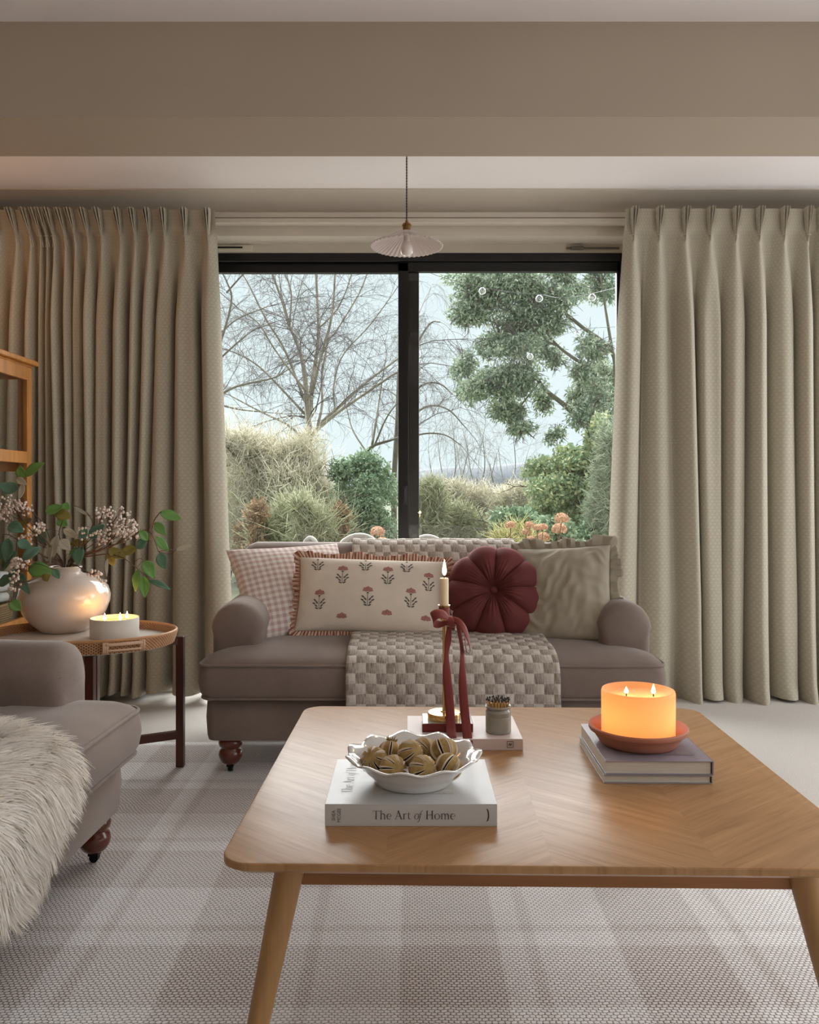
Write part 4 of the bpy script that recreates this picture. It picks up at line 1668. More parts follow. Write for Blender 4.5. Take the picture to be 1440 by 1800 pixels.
def leaf(a, c, wd, m, parent, o, seed):
    """one leaf from its stalk a to its tip c"""
    a, c = Vector(a), Vector(c)
    d = c - a
    ln = d.length
    t = d.normalized()
    rr = random.Random(seed)
    nrm = Vector((rr.uniform(-.35, .35), -1, rr.uniform(.1, .7)))
    nrm = (nrm - t * nrm.dot(t)).normalized()
    sd = t.cross(nrm)
    cv = rr.uniform(-.10, .14) * ln
    fold = rr.uniform(.05, .16)

    def f(u, v):
        s = 2 * v - 1
        w = wd * math.sin(PI * min(1, u * .97 + .015)) ** .75 * (1 - .42 * u) * 1.35
        return a + t * (ln * u) + sd * (w * s) + nrm * (cv * math.sin(PI * u) + fold * w * abs(s) * 2 + .06 * w * math.sin(u * 9 + s * 3 + seed)) - o
    b = MB()
    b.grid(f, 12, 7)
    b.tube([f(i / 8, .5) + nrm * .0006 for i in range(9)], [.0011 * (1 - .8 * i / 8) for i in range(9)], 4)
    return b.build('leaf', m, parent, ang=0, solid=.0006)


VO = Vector((VX, VY, VZ + .24))
cp = lambda x, y, d: at(x / 4.235, 800 + y / 4.235, d)
mats = dict(g=M_leafg, d=M_leafd, o=M_leafo, p=M_leafp)
# every branch: label, way points of its stem and its leaves (stalk, tip, half width, material), read off in a close-up of 4.235 x
BR = [
    ('leafy branch arching far right above the white candle with bright green leaves', 3.16,
     [(600, 840), (760, 700), (930, 640), (1060, 560), (1130, 590), (1180, 720)],
     [(1190, 425, 1352, 478, 40, 'g'), (1155, 503, 1237, 598, 34, 'g'), (1165, 605, 1255, 718, 34, 'g'), (1190, 728, 1228, 848, 42, 'd'), (1310, 708, 1428, 665, 17, 'p'), (1040, 560, 1100, 640, 30, 'g'), (1095, 640, 1010, 690, 40, 'd')],
     [[(1130, 590), (1145, 500), (1190, 428)], [(1180, 720), (1260, 735), (1315, 705)]]),
    ('leafy branch drooping right of the vase with hanging green leaves', 3.12,
     [(610, 850), (760, 740), (900, 760), (980, 810), (1060, 880)],
     [(1072, 786, 1150, 920, 44, 'g'), (1035, 850, 1010, 1015, 36, 'g'), (1068, 900, 1080, 1062, 36, 'g'), (1110, 935, 1272, 1005, 24, 'd'), (805, 702, 938, 768, 40, 'o'), (815, 712, 842, 825, 36, 'o'), (905, 722, 1024, 692, 36, 'o'), (800, 770, 795, 905, 12, 'p')],
     [[(980, 810), (1040, 770), (1075, 790)]]),
    ('leafy branch rising at the centre of the vase with a brown leaf', 3.22,
     [(540, 860), (560, 760), (600, 650), (690, 520), (650, 430)],
     [(545, 378, 695, 462, 12, 'p'), (662, 612, 778, 520, 44, 'd'), (520, 662, 655, 638, 26, 'o'), (562, 690, 530, 795, 38, 'g'), (600, 680, 580, 820, 44, 'd'), (470, 550, 572, 612, 30, 'p'), (640, 540, 600, 640, 30, 'd')],
     []),
    ('leafy branch with green and rusty leaves standing left of centre in the vase', 3.20,
     [(490, 860), (470, 720), (440, 580), (470, 480), (460, 420)],
     [(335, 425, 470, 380, 40, 'g'), (415, 432, 535, 468, 42, 'o'), (480, 420, 500, 350, 30, 'g'), (430, 600, 395, 765, 36, 'p'), (445, 630, 522, 705, 38, 'p'), (340, 560, 300, 660, 46, 'd'), (430, 470, 500, 530, 38, 'g'), (380, 650, 370, 820, 40, 'p'), (520, 740, 540, 850, 30, 'p')],
     []),
    ('tall leafy branch reaching the oak cabinet with two big leaves at its tip', 3.30,
     [(450, 870), (400, 700), (330, 520), (210, 390), (165, 280), (185, 180)],
     [(190, 158, 335, 58, 42, 'g'), (165, 175, 150, 78, 36, 'g'), (122, 172, 200, 222, 26, 'p'), (170, 210, 140, 330, 22, 'p'), (135, 262, -10, 215, 52, 'd'), (240, 480, 138, 505, 26, 'o')],
     []),
    ('low leafy branch spreading left over the vase with a large bright leaf', 3.10,
     [(440, 880), (340, 760), (220, 690), (80, 600), (20, 590)],
     [(212, 840, 402, 880, 56, 'g'), (300, 690, 160, 785, 38, 'd'), (60, 622, 45, 795, 58, 'd'), (65, 520, 175, 572, 46, 'd'), (270, 690, 138, 700, 20, 'o'), (320, 930, 375, 890, 30, 'o'), (130, 640, 230, 690, 40, 'd'), (20, 700, -40, 820, 50, 'd'), (120, 720, 20, 860, 54, 'd')],
     []),
    ('leafy branch hanging down at the left side of the vase', 3.05,
     [(430, 890), (300, 800), (180, 800), (120, 880), (100, 1060)],
     [(135, 862, 222, 1035, 36, 'd'), (92, 915, -20, 965, 44, 'd'), (82, 1090, 156, 1155, 42, 'g'), (140, 880, 60, 890, 30, 'd'), (400, 850, 440, 920, 26, 'd')],
     []),
]
for n_, (lab, dp, way, lvs, extra) in enumerate(BR):
    rt = thing('leafy_branch', lab, 'branch', VO, group='leafy branches in the cream vase')
    rr = random.Random(40 + n_)
    b = MB()
    P = [cp(x, y, lerp(VY, dp, min(1, i / 2))) for i, (x, y) in enumerate(way)]
    P[0] = Vector((VX + (P[0].x - VX) * .25, VY, VZ + .25))
    root_ = Vector((VX + (R.random() - .5) * .05, VY + .01, VZ + .02))
    sp_ = smooth_path([root_] + P, 30)
    b.tube([p - VO for p in sp_], [lerp(.0032, .0013, i / 29) for i in range(30)], 6)
    for e in extra:
        b.tube([p - VO for p in smooth_path([cp(x, y, dp) for x, y in e], 10)], .0011, 5)
    for k, (x0, y0, x1, y1, wd, mk) in enumerate(lvs):
        d0 = dp + rr.uniform(-.05, .05)
        a, c = cp(x0, y0, d0), cp(x1, y1, d0 + rr.uniform(-.02, .02))
        near = min(sp_[6:], key=lambda p: (p - a).length)
        b.tube([near - VO, (near * .4 + a * .6) + Vector((0, 0, .006)) - VO, a - VO], .0010, 5)
        leaf(a, c, wd / 4.235 * d0 / F * .98, mats[mk], rt, VO, n_ * 20 + k)
    b.build('stem', M_stem, rt, ang=0)

# sprays of pale berries
BS = [
    ('spray of pale pink berries high on the right of the vase', 3.22, (600, 850), [(870, 460, 130, 75), (770, 430, 70, 65), (930, 520, 90, 60)], 105),
    ('spray of pale pink berries leaning right below the higher spray', 3.17, (620, 850), [(850, 590, 140, 60), (960, 580, 90, 45), (760, 610, 80, 60)], 95),
    ('spray of pale berries at the far left edge above the vase', 3.24, (470, 860), [(70, 360, 90, 60), (160, 400, 90, 55), (30, 440, 60, 60)], 110),
    ('spray of brownish berries left of centre above the vase mouth', 3.15, (470, 870), [(240, 560, 70, 60), (300, 540, 40, 40), (180, 640, 60, 50)], 60),
    ('spray of whitish berries trailing down the left side of the vase', 3.02, (440, 890), [(130, 850, 60, 70), (110, 960, 50, 70), (150, 800, 70, 40)], 85),
    ('short spray of pink berries drooping over the right rim of the vase', 3.06, (600, 870), [(700, 880, 60, 25), (760, 925, 40, 22)], 26),
    ('small spray of pale berries beside the dark green leaf at the vase centre', 3.19, (560, 860), [(640, 600, 50, 60), (600, 570, 30, 30)], 30),
]
for n_, (lab, dp, w0, cl_, nb) in enumerate(BS):
    rt = thing('berry_spray', lab, 'berry spray', VO, group='berry sprays in the cream vase')
    rr = random.Random(80 + n_)
    base = Vector((VX + (cp(*w0, VY).x - VX) * .25, VY, VZ + .25))
    b, bb = MB(), MB()
    hubs = []
    for cx, cy, rx, ry_ in cl_:
        hub = cp(lerp(w0[0], cx, .62), lerp(w0[1], cy, .62), lerp(VY, dp, .7))
        b.tube([p - VO for p in smooth_path([Vector((VX, VY, VZ + .02)), base, hub, cp(cx, cy, dp)], 14)], [lerp(.0024, .0010, i / 13) for i in range(14)], 5)
        hubs.append(hub)
    for k in range(nb):
        q_ = rr.randrange(len(cl_))
        cx, cy, rx, ry_ = cl_[q_]
        a, r_ = rr.uniform(0, 2 * PI), math.sqrt(rr.random())
        p = cp(cx + rx * r_ * math.cos(a), cy + ry_ * r_ * math.sin(a), dp + rr.uniform(-.05, .05))
        bb.sphere(p - VO, rr.uniform(.0038, .0060), 7, 5)
        if k % 2 == 0:
            h_ = hubs[q_].lerp(cp(cx, cy, dp), rr.uniform(.1, .8))
            b.tube([h_ - VO, (h_ + p) / 2 + Vector((0, 0, -.004)) - VO, p - VO], .0007, 4, cap=False)
    b.build('stems', mat('spray_stem', L(104, 74, 58), .8) if n_ == 0 else bpy.data.materials['spray_stem'], rt, ang=0, kind='stuff')
    bb.build('berries', M_berry, rt, ang=0, kind='stuff')

# ---------------------------------------------------------------- oak cabinet on the left
CFX, CY0, CY1, CZ = -1.722, 2.72, 3.70, 1.655
cab = thing('display_cabinet', 'golden oak glazed cabinet at the left edge in front of the curtain', 'cabinet', (CFX - .2, (CY0 + CY1) / 2, 0))
o = Vector((CFX - .2, (CY0 + CY1) / 2, 0))
b = MB()
b.box((-.19, 0, .95), (.012, CY1 - CY0 - .01, 1.40))
b.build('back_panel', mat('cabinet_back', L(120, 84, 48), .6, var=.1, vs=4), cab, smooth=False)
for s in (-1, 1):
    b = MB()
    yy = s * ((CY1 - CY0) / 2 - .012)
    for dx in (-.18, .18):
        b.box((dx, yy, CZ / 2), (.036, .024, CZ))
    for z in (.06, .47, 1.21, CZ - .03):
        b.box((0, yy, z), (.33, .020, .05))
    sf = b.build('side_frame', M_oak, cab, smooth=False, bevel=.002)
    MB().box((0, yy, .27), (.33, .010, .36)).build('side_panel', M_oak, sf, smooth=False)
    MB().box((0, yy, 1.05), (.33, .005, 1.14)).build('side_pane', M_glass, sf, smooth=False)
b = MB()
b.box((.012, 0, CZ + .018), (.45, CY1 - CY0 + .05, .022))
b.box((.004, 0, CZ + .003), (.42, CY1 - CY0 + .02, .012))
b.build('cornice', M_oak, cab, smooth=False, bevel=.004)
for z in (.10, .478, 1.235):
    MB().box((-.005, 0, z), (.365, CY1 - CY0 - .05, .022)).build('shelf', M_oak, cab, smooth=False, bevel=.002)
yw = (CY1 - CY0) / 2
for k in range(2):
    y0, y1 = (-yw + .002, -.001) if k == 0 else (.001, yw - .002)
    b = MB()
    for y in (y0 + .0225, y1 - .0225):
        b.box((.207, y, 1.065), (.02, .045, 1.17))
    for z, hh in ((1.622, .06), (1.247, .052), (.508, .06)):
        b.box((.207, (y0 + y1) / 2, z), (.02, y1 - y0 - .09, hh))
    dr = b.build('door', M_oak, cab, smooth=False, bevel=.002)
    for z0, z1 in ((.535, 1.222), (1.272, 1.594)):
        MB().box((.205, (y0 + y1) / 2, (z0 + z1) / 2), (.004, y1 - y0 - .088, z1 - z0)).build('pane', M_glass, dr, smooth=False)
    MB().lathe([(.001, 0), (.006, .002), (.006, .012), (.011, .018), (.011, .026), (.001, .030)], 14).build('knob', M_oldbrass, dr, loc=(.217, y1 - .022 if k == 0 else y0 + .022, 1.0), rot=(0, PI / 2, 0))
    MB().box((.205, (y0 + y1) / 2, .275), (.02, y1 - y0 - .004, .38)).build('lower_door', M_oak, cab, smooth=False, bevel=.002)
# basket with a striped cloth inside the cabinet
g = G('seagrass_weave')
u, v, w = g.uv()
k = g.ma('FRACT', g.ma('ADD', g.ma('MULTIPLY', u, 60.0), g.ma('MULTIPLY', g.ma('FLOOR', g.ma('MULTIPLY', v, 12.0)), .5)))
t = g.ramp(g.ma('PINGPONG', k, .5), .05, .25)
g.set(col=g.mix(t, L(84, 62, 40), L(176, 146, 104)), rough=.8)
g.bump(t, .8, .003)
M_sea = g.m
bs = thing('basket', 'square seagrass basket on the cabinet shelf behind the vase', 'basket', (-1.862, 3.455, .4895))
b = MB()
NB = 12
o2 = rrect(.24, .34, .04, 6)
n2 = len(o2)
b.grid(lambda u, v: (o2[int(round(u * n2)) % n2][0] * (.92 + .08 * v + .03 * abs(math.sin(PI * v * NB))), o2[int(round(u * n2)) % n2][1] * (.92 + .08 * v + .02 * abs(math.sin(PI * v * NB))), .115 * v), n2, NB * 4 + 1, cu=True)
b.add([(x * .92, y * .92, .001) for x, y in o2], [tuple(range(n2))])
b.build('woven_body', M_sea, bs, ang=0, solid=.004)
MB().tube([(x * 1.01, y * 1.01, .117) for x, y in o2], .006, 8, closed=True).build('rim', M_sea, bs, ang=0)
g = G('striped_linen')
u, v, w = g.uv()
kk = g.ramp(g.ma('PINGPONG', g.ma('MULTIPLY', u, 11.0), .5), .40, .44)
g.set(col=g.mix(kk, L(222, 222, 220), L(120, 118, 116)), rough=.9)
lin = thing('folded_linen', 'white striped linen folded on top of the seagrass basket', 'linen', (-1.865, 3.45, .612))
for i in range(3):
    prf_ = rrect(.040, .21, .018, 5)
    MB().rings([[(yy * 1.0 + .006 * math.sin(k_), xx_, .022 + zz + .046 * i) for zz, yy in prf_] for k_, xx_ in [(q, -.14 + .28 * q / 8) for q in range(9)]]).build('fold', g.m, lin, ang=60)

# ---------------------------------------------------------------- pendant lamp
pd = thing('pendant_lamp', 'white fluted glass pendant shade hanging on a braided cord before the window', 'pendant lamp', (-.012, 3.5, 2.142))
g = G('white_fluted_glass')
g.set(col=L(226, 214, 210), rough=.25, coat=.3)
tr = g.n('BsdfTranslucent')
tr.inputs[0].default_value = (*L(228, 218, 214), 1)
mx = g.n('MixShader')
mx.inputs[0].default_value = .3
g.t.links.new(g.b.outputs[0], mx.inputs[1])
g.t.links.new(tr.outputs[0], mx.inputs[2])
g.t.links.new(mx.outputs[0], g.out.inputs[0])
NF = 44


def flute(a, r, z, j):
    k = sst(.055, .09, r)
    c = math.cos(NF * a)
    return r * (1 + .012 * k * c * sst(.12, .153, r)), z + .0022 * k * c


prof = [(.017, .062), (.024, .061), (.045, .057), (.058, .050), (.066, .042), (.082, .034), (.105, .023), (.130, .012), (.150, .001), (.1545, -.001), (.1535, .002), (.130, .016), (.105, .031), (.083, .046), (.070, .056), (.062, .070), (.046, .082), (.024, .0885), (.017, .089)]
MB().lathe(prof[:10], 264, fn=flute, cap=False).build('shade', g.m, pd, ang=0, solid=.0022)
MB().lathe([(.0005, .114), (.004, .114), (.006, .108), (.007, .103), (.018, .096), (.0205, .091), (.0205, .087), (.0175, .085), (.0168, .064), (.0135, .060), (.0135, .052), (.0005, .052)], 28).build('lamp_holder', M_oldbrass, pd, ang=30)
MB().lathe([(.013, .056), (.013, .024), (.0125, .023), (.0005, .023)], 24).build('socket', mat('white_plastic', L(205, 198, 192), .5), pd)
MB().lathe([(.0115, .025), (.012, .020), (.018, .010), (.0245, -.003), (.0262, -.016), (.024, -.029), (.016, -.038), (.0005, -.041)], 28, cap=False).build('bulb', mat('opal_bulb', L(224, 214, 208), .3, coat=.4), pd, ang=0)
b = MB()
for k in range(2):
    b.tube([(.0016 * math.cos(z_ * 260 + PI * k), .0016 * math.sin(z_ * 260 + PI * k), z_) for z_ in [.112 + (ZC - 2.142 - .132) * i / 150 for i in range(151)]], .0019, 5)
b.build('cord', mat('braided_brown_cord', L(62, 50, 44), .8), pd, ang=0)
MB().lathe([(.0005, -.03), (.012, -.03), (.05, -.012), (.052, 0), (.0005, 0)], 28).build('ceiling_rose', M_oldbrass, pd, loc=(0, 0, ZC - 2.142))

# ---------------------------------------------------------------- the garden outside
slab('terrace', (-8, YB + .26, -.25), (8, 8.6, -.13), mat('terrace_paving', L(150, 146, 138), .8, var=.15, vs=3))
gr = MB()
gr.grid(lambda u, v: (lerp(-60, 60, u), lerp(8.6, 90, v), -.14 + .010 * (lerp(8.6, 90, v) - 8.6) + .10 * noise.noise(Vector((u * 30, v * 20, 0)))), 50, 40)
gl = gr.build('lawn', mat('winter_lawn', L(84, 90, 66), .95, var=.3, vs=1.2, bump=.6, bs=30, bd=.03), fixn=False)
struct(gl)


def far_ridge(u, v):
    x = lerp(-60, 60, u)
    h = 3.1 + 1.2 * noise.noise(Vector((x * .05, 1, 0))) + .5 * noise.noise(Vector((x * .2, 4, 0)))
    a = PI * v
    return (x, 84 - 8 * math.cos(a), .3 + h * math.sin(a))


rd = MB().grid(far_ridge, 60, 9).build('hill', mat('haze_tinted_hill', L(92, 98, 104), .95, var=.1, vs=.3), fixn=False)  # distance haze is put into the grey-blue base colour
struct(rd)


def prisms(polys, sides=3):
    """tapering three-sided twigs: list of (points, r0, r1)"""
    V, Q = [], []
    for pts, r0, r1 in polys:
        m = len(pts)
        base = len(V)
        t = (pts[-1] - pts[0])
        if t.length < 1e-6:
            continue
        up = t.orthogonal().normalized()
        w = t.normalized().cross(up)
        for i, p in enumerate(pts):
            r = lerp(r0, r1, i / (m - 1))
            for k in range(sides):
                a = 2 * PI * k / sides
                q = p + (up * math.cos(a) + w * math.sin(a)) * r
                V.append((q.x, q.y, q.z))
        for i in range(m - 1):
            for k in range(sides):
                j = (k + 1) % sides
                Q.append((base + i * sides + k, base + i * sides + j, base + (i + 1) * sides + j, base + (i + 1) * sides + k))
    return V, Q


def grow(p, d, ln, r, lev, out, rr, droop, spread=.75, nch=6):
    pts = [p.copy()]
    q = p.copy()
    n = 4
    dd = d.normalized()
    for i in range(n):
        dd = (dd + Vector((rr.gauss(0, .14), rr.gauss(0, .14), rr.gauss(0, .12) - droop * (i + 1) * .09))).normalized()
        q = q + dd * ln / n
        pts.append(q.copy())
    out.append((pts, r, r * .45))
    if lev <= 0:
        return
    for k in range(nch):
        t = rr.uniform(.15, 1.0)
        i = min(n - 1, int(t * n))
        o = pts[i].lerp(pts[i + 1], t * n - i)
        base = (pts[i + 1] - pts[i]).normalized()
        side = Vector((rr.gauss(0, 1), rr.gauss(0, .7), rr.gauss(0, 1))).normalized()
        grow(o, base * (1 - spread * .4) + side * spread + Vector((0, 0, .12)), ln * rr.uniform(.42, .68), r * .52, lev - 1, out, rr, droop * 1.3, spread, nch)


M_bark = mat('grey_green_bark', L(112, 108, 94), .9, var=.3, vs=6, bump=.4, bs=40, bd=.01)
M_twig = mat('winter_twigs', L(112, 106, 104), .95)
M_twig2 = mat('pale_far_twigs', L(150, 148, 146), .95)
M_birch = mat('birch_bark', L(158, 150, 136), .85, var=.35, vs=5)


def bare_tree(name, label, d, limbs, crop, seed, droop, lev=3, dens=1.0, m_tw=M_twig, m_bk=M_bark, group=None, lk=1.0, rk=1.0, nch=6):
    """limbs: list of (pixel way points in the close-up, start half width px, end half width px)"""
    ox, oy, sc3 = crop
    rr = random.Random(seed)
    p0 = at(ox + limbs[0][0][0][0] / sc3, oy + limbs[0][0][0][1] / sc3, d)
    rt = thing(name, label, 'tree', (p0.x, p0.y, 0), group=group)
    O = Vector((p0.x, p0.y, 0))
    tr, tw = MB(), []
    for li, (way, w0, w1) in enumerate(limbs):
        dz = 0 if li == 0 else rr.uniform(-1.0, 1.0)
        P = []
        for i, (x, y) in enumerate(way):
            dd = d + dz * i / max(1, len(way) - 1)
            P.append(at(ox + x / sc3, oy + y / sc3, dd) - O)
        if li == 0:
            P = [Vector((P[0].x, P[0].y, -.1))] + P
        S = smooth_path(P, 18)
        k = d / F / sc3
        tr.tube(S, [lerp(w0, w1, (i / 17) ** .8) * k for i in range(18)], 7)
        L_ = sum((S[i + 1] - S[i]).length for i in range(17))
        nb = int(max(3, L_ * 5.0 * dens))
        if li == 0:
            nb //= 3
        for j in range(nb):
            t = rr.uniform(.18 if li else .6, 1.0) * 17
            i = min(16, int(t))
            o = S[i].lerp(S[i + 1], t - i)
            bd = (S[i + 1] - S[i]).normalized()
            side = Vector((rr.gauss(0, 1), rr.gauss(0, .8), rr.gauss(0, .8) + .35)).normalized()
            r0 = lerp(w0, w1, (t / 17) ** .8) * k * .34
            grow(o, bd * .6 + side * .8, rr.uniform(.55, 1.5) * lk * (1.15 - .5 * t / 17), max(.005, min(.016, r0)) * rk, lev - 1, tw, rr, droop, nch=nch)
        if li:
            grow(S[-1], (S[-1] - S[-2]), 1.2 * lk, w1 * k, lev - 1, tw, rr, droop, nch=nch)
    tr.build('trunk', m_bk, rt, ang=0)
    V, Q = prisms(tw)
    fast('twigs', V, Q, m_tw, rt)
    return rt


C5 = (380, 440, 3.334)
C6 = (720, 440, 3.334)
bare_tree('birch_tree', 'bare many stemmed birch seen through the middle of the left window pane', 14.0,
          [([(545, 1130), (538, 1000), (530, 830)], 26, 17),
           ([(535, 900), (515, 700), (480, 560), (430, 440), (385, 290), (320, 110), (280, -60)], 16, 5),
           ([(545, 980), (560, 800), (585, 640), (600, 450), (585, 110), (590, -100)], 17, 5),
           ([(560, 850), (620, 600), (680, 380), (700, 110), (730, -60)], 10, 4),
           ([(550, 1110), (620, 1010), (740, 900), (860, 790), (1060, 640), (1180, 560)], 14, 4),
           ([(580, 1060), (700, 960), (830, 870), (1060, 715), (1180, 670)], 12, 4),
           ([(596, 1030), (622, 900), (620, 750), (655, 540), (700, 480), (840, 250), (900, 90)], 9, 4),
           ([(520, 960), (400, 830), (250, 680), (110, 600), (-30, 560)], 8, 3),
           ([(520, 880), (400, 580), (290, 400), (180, 180), (110, 90)], 8, 3),
           ([(510, 1120), (430, 1030), (250, 940), (80, 850)], 10, 3),
           ([(530, 830), (430, 700), (330, 560), (250, 430), (130, 340)], 7, 3),
           ([(700, 955), (690, 800), (740, 620), (900, 440), (1040, 250)], 6, 3),
           ([(600, 460), (720, 330), (800, 120), (830, -40)], 5, 3),
           ([(430, 440), (440, 250), (400, 110), (410, -40)], 6, 3)], C5, 3, .5, dens=1.05, m_bk=M_birch, lk=.95, nch=6)
bare_tree('bare_tree', 'bare greenish branched tree at the left edge of the left window pane', 12.0,
          [([(-120, 1120), (-90, 980), (-60, 850)], 22, 15),
           ([(-60, 900), (20, 850), (130, 795), (330, 750), (420, 700)], 11, 3),
           ([(-80, 850), (20, 560), (90, 300), (60, 180), (10, 90)], 10, 3),
           ([(-40, 700), (60, 600), (200, 480), (290, 440)], 8, 3),
           ([(-60, 880), (120, 930), (300, 950)], 8, 3),
           ([(30, 480), (130, 400), (300, 330)], 6, 3),
           ([(60, 250), (160, 140), (260, 60)], 6, 3)], C5, 9, .3, dens=.9, lk=.8)
bare_tree('bare_tree', 'low bare tree with a forked grey limb right of the birch, beside the black mullion', 15.0,
          [([(840, 1260), (880, 1180), (930, 1140)], 13, 10),
           ([(930, 1140), (1060, 1100), (1160, 1040)], 10, 4),
           ([(915, 1140), (945, 960), (960, 850), (1000, 600)], 8, 3),
           ([(930, 1140), (1000, 980), (1090, 860)], 6, 3),
           ([(880, 1180), (800, 1050), (760, 900)], 6, 3)], C5, 15, .3, dens=.5, lk=.8)
bare_tree('weeping_birch', 'bare weeping birch with hanging twigs at the left side of the right window pane', 17.0,
          [([(-90, 1350), (-70, 1000), (-60, 700)], 20, 13),
           ([(-60, 800), (40, 560), (120, 430), (180, 420)], 9, 3),
           ([(-65, 950), (60, 800), (170, 780), (260, 850)], 9, 3),
           ([(-70, 1050), (90, 920), (220, 930), (330, 1040)], 9, 3),
           ([(-60, 700), (0, 480), (60, 360)], 8, 3),
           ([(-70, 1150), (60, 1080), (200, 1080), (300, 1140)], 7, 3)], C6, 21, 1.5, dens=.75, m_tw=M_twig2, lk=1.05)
for n_, (x, d, sd, lab) in enumerate(((230, 19, 31, 'thin bare shrub with upright twigs below the weeping birch'), (400, 20, 32, 'thin bare shrub with upright twigs in the middle of the right pane'),
                                      (580, 18, 33, 'bare multi stemmed shrub in front of the evergreen tree'))):
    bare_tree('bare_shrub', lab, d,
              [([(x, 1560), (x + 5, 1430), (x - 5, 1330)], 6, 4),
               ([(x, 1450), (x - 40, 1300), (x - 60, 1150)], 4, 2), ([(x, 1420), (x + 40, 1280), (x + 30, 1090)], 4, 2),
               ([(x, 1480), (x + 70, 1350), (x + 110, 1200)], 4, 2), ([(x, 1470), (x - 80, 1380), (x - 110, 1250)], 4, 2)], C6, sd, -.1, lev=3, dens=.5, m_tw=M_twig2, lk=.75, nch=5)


def cloud_pts(blobs, n):
    """points spread through ellipsoids, denser near their skins"""
    vol = np.array([b[3] * b[4] * b[5] for b in blobs], dtype=float) ** .8
    idx = NR.choice(len(blobs), n, p=vol / vol.sum())
    B = np.array(blobs, dtype=float)[idx]
    v = NR.normal(size=(n, 3))
    v /= np.linalg.norm(v, axis=1)[:, None]
    r = NR.uniform(.35, 1, n) ** .5 * (1 + NR.normal(0, .10, n))
    return B[:, :3] + v * r[:, None] * B[:, 3:6], v


def subdiv(bl, k, f=.5):
    """break each ellipsoid into smaller tufts"""
    out = []
    rr = random.Random(len(bl) * 13 + k)
    for b in bl:
        for q in range(k):
            v = Vector((rr.gauss(0, 1), rr.gauss(0, 1), rr.gauss(0, 1))).normalized() * rr.uniform(.25, .85)
            z = f * rr.uniform(.6, 1.15)
            out.append((b[0] + v.x * b[3], b[1] + v.y * b[4], b[2] + v.z * b[5], b[3] * z, b[4] * z, b[5] * z))
    return out


def leaf_cloud(blobs, n, ln, wd, droop=.3, out=.5):
    """small pointed leaves, two triangles folded about the midrib each"""
    P, nv = cloud_pts(blobs, n)
    d = NR.normal(size=(n, 3)) + nv * out
    d[:, 2] -= droop
    d /= np.linalg.norm(d, axis=1)[:, None]
    s = np.cross(d, NR.normal(size=(n, 3)))
    s /= np.linalg.norm(s, axis=1)[:, None] + 1e-9
    nn = np.cross(d, s)
    l = ln * NR.uniform(.6, 1.3, n)[:, None]
    w = wd * NR.uniform(.6, 1.3, n)[:, None]
    A, T = P, P + d * l
    m = P + d * l * .45 
    Lf, Rt = m + s * w + nn * w * .3, m - s * w + nn * w * .3
    V = np.stack([A, Lf, T, Rt], 1).reshape(-1, 3)
    k = np.arange(n)[:, None] * 4
    Fc = np.concatenate([k + np.array([0, 1, 2]), k + np.array([0, 2, 3])], 0)
    return V, Fc


def stroke_cloud(blobs, n, ln, wd, up=.5):
    """fine curved stalks"""
    P, nv = cloud_pts(blobs, n)
    d = NR.normal(size=(n, 3)) + nv * .4
    d[:, 2] += up
    d /= np.linalg.norm(d, axis=1)[:, None]
    s = np.cross(d, NR.normal(size=(n, 3)))
    s /= np.linalg.norm(s, axis=1)[:, None] + 1e-9
    bend = np.cross(d, s) * NR.normal(0, .28, n)[:, None]
    l = ln * NR.uniform(.5, 1.4, n)[:, None]
    m = P + d * l * .5 + bend * l * .5
    e = P + d * l + bend * l * 0 + np.array([0, 0, -.1]) * l
    w = wd * NR.uniform(.6, 1.3, n)[:, None]
    nn = np.cross(d, s)
    V = np.stack([P - s * w, P + s * w, P + nn * w, m - s * w * .8, m + s * w * .8, m + nn * w * .8, e], 1).reshape(-1, 3)
    k = np.arange(n)[:, None] * 7
    F3 = []
    for a, b_ in ((0, 1), (1, 2), (2, 0)):
        F3 += [k + np.array([a, b_, b_ + 3]), k + np.array([a, b_ + 3, a + 3]), k + np.array([a + 3, b_ + 3, 6])]
    return V, np.concatenate(F3, 0)


def blobs_px(lst, crop, d, dr=.6):
    ox, oy, s = crop
    out = []
    for e in lst:
        x, y, rx, ry_ = e[:4]
        dd = d + (e[4] if len(e) > 4 else R.uniform(-.5, .5))
        p = at(ox + x / s, oy + y / s, dd)
        k = dd / F / s
        out.append((p.x, p.y, p.z, rx * k, max(rx, ry_) * k * dr, ry_ * k))
    return out


def rel(bl, O):
    return [(b[0] - O[0], b[1] - O[1], b[2] - O[2]) + tuple(b[3:]) for b in bl]


M_ever = leafmat('evergreen_leaves', [L(107, 129, 109), L(142, 162, 138), L(177, 190, 164), L(210, 217, 193)], .45, .4, .2)
M_ivy = leafmat('ivy_leaves', [L(124, 151, 120), L(155, 175, 140), L(179, 190, 149), L(201, 201, 153)], .5, .3, .2)
M_bush = leafmat('bush_leaves', [L(107, 133, 107), L(138, 162, 131), L(171, 188, 157)], .5, .3, .2)
M_oliv = leafmat('olive_grass', [L(171, 173, 140), L(197, 197, 164), L(157, 166, 133)], .7, .2, .15)
M_grey = leafmat('grey_stalks', [L(208, 204, 182), L(239, 234, 215), L(184, 175, 155), L(215, 212, 182)], .9, .1, 0)
M_brown = leafmat('brown_dead_leaves', [L(150, 124, 100), L(176, 150, 120), L(126, 106, 86)], .8, .1, .1)
M_core = mat('dark_twig_core', L(74, 72, 56), .95, var=.3, vs=8)  # dark olive tone for the twigs inside the bushes


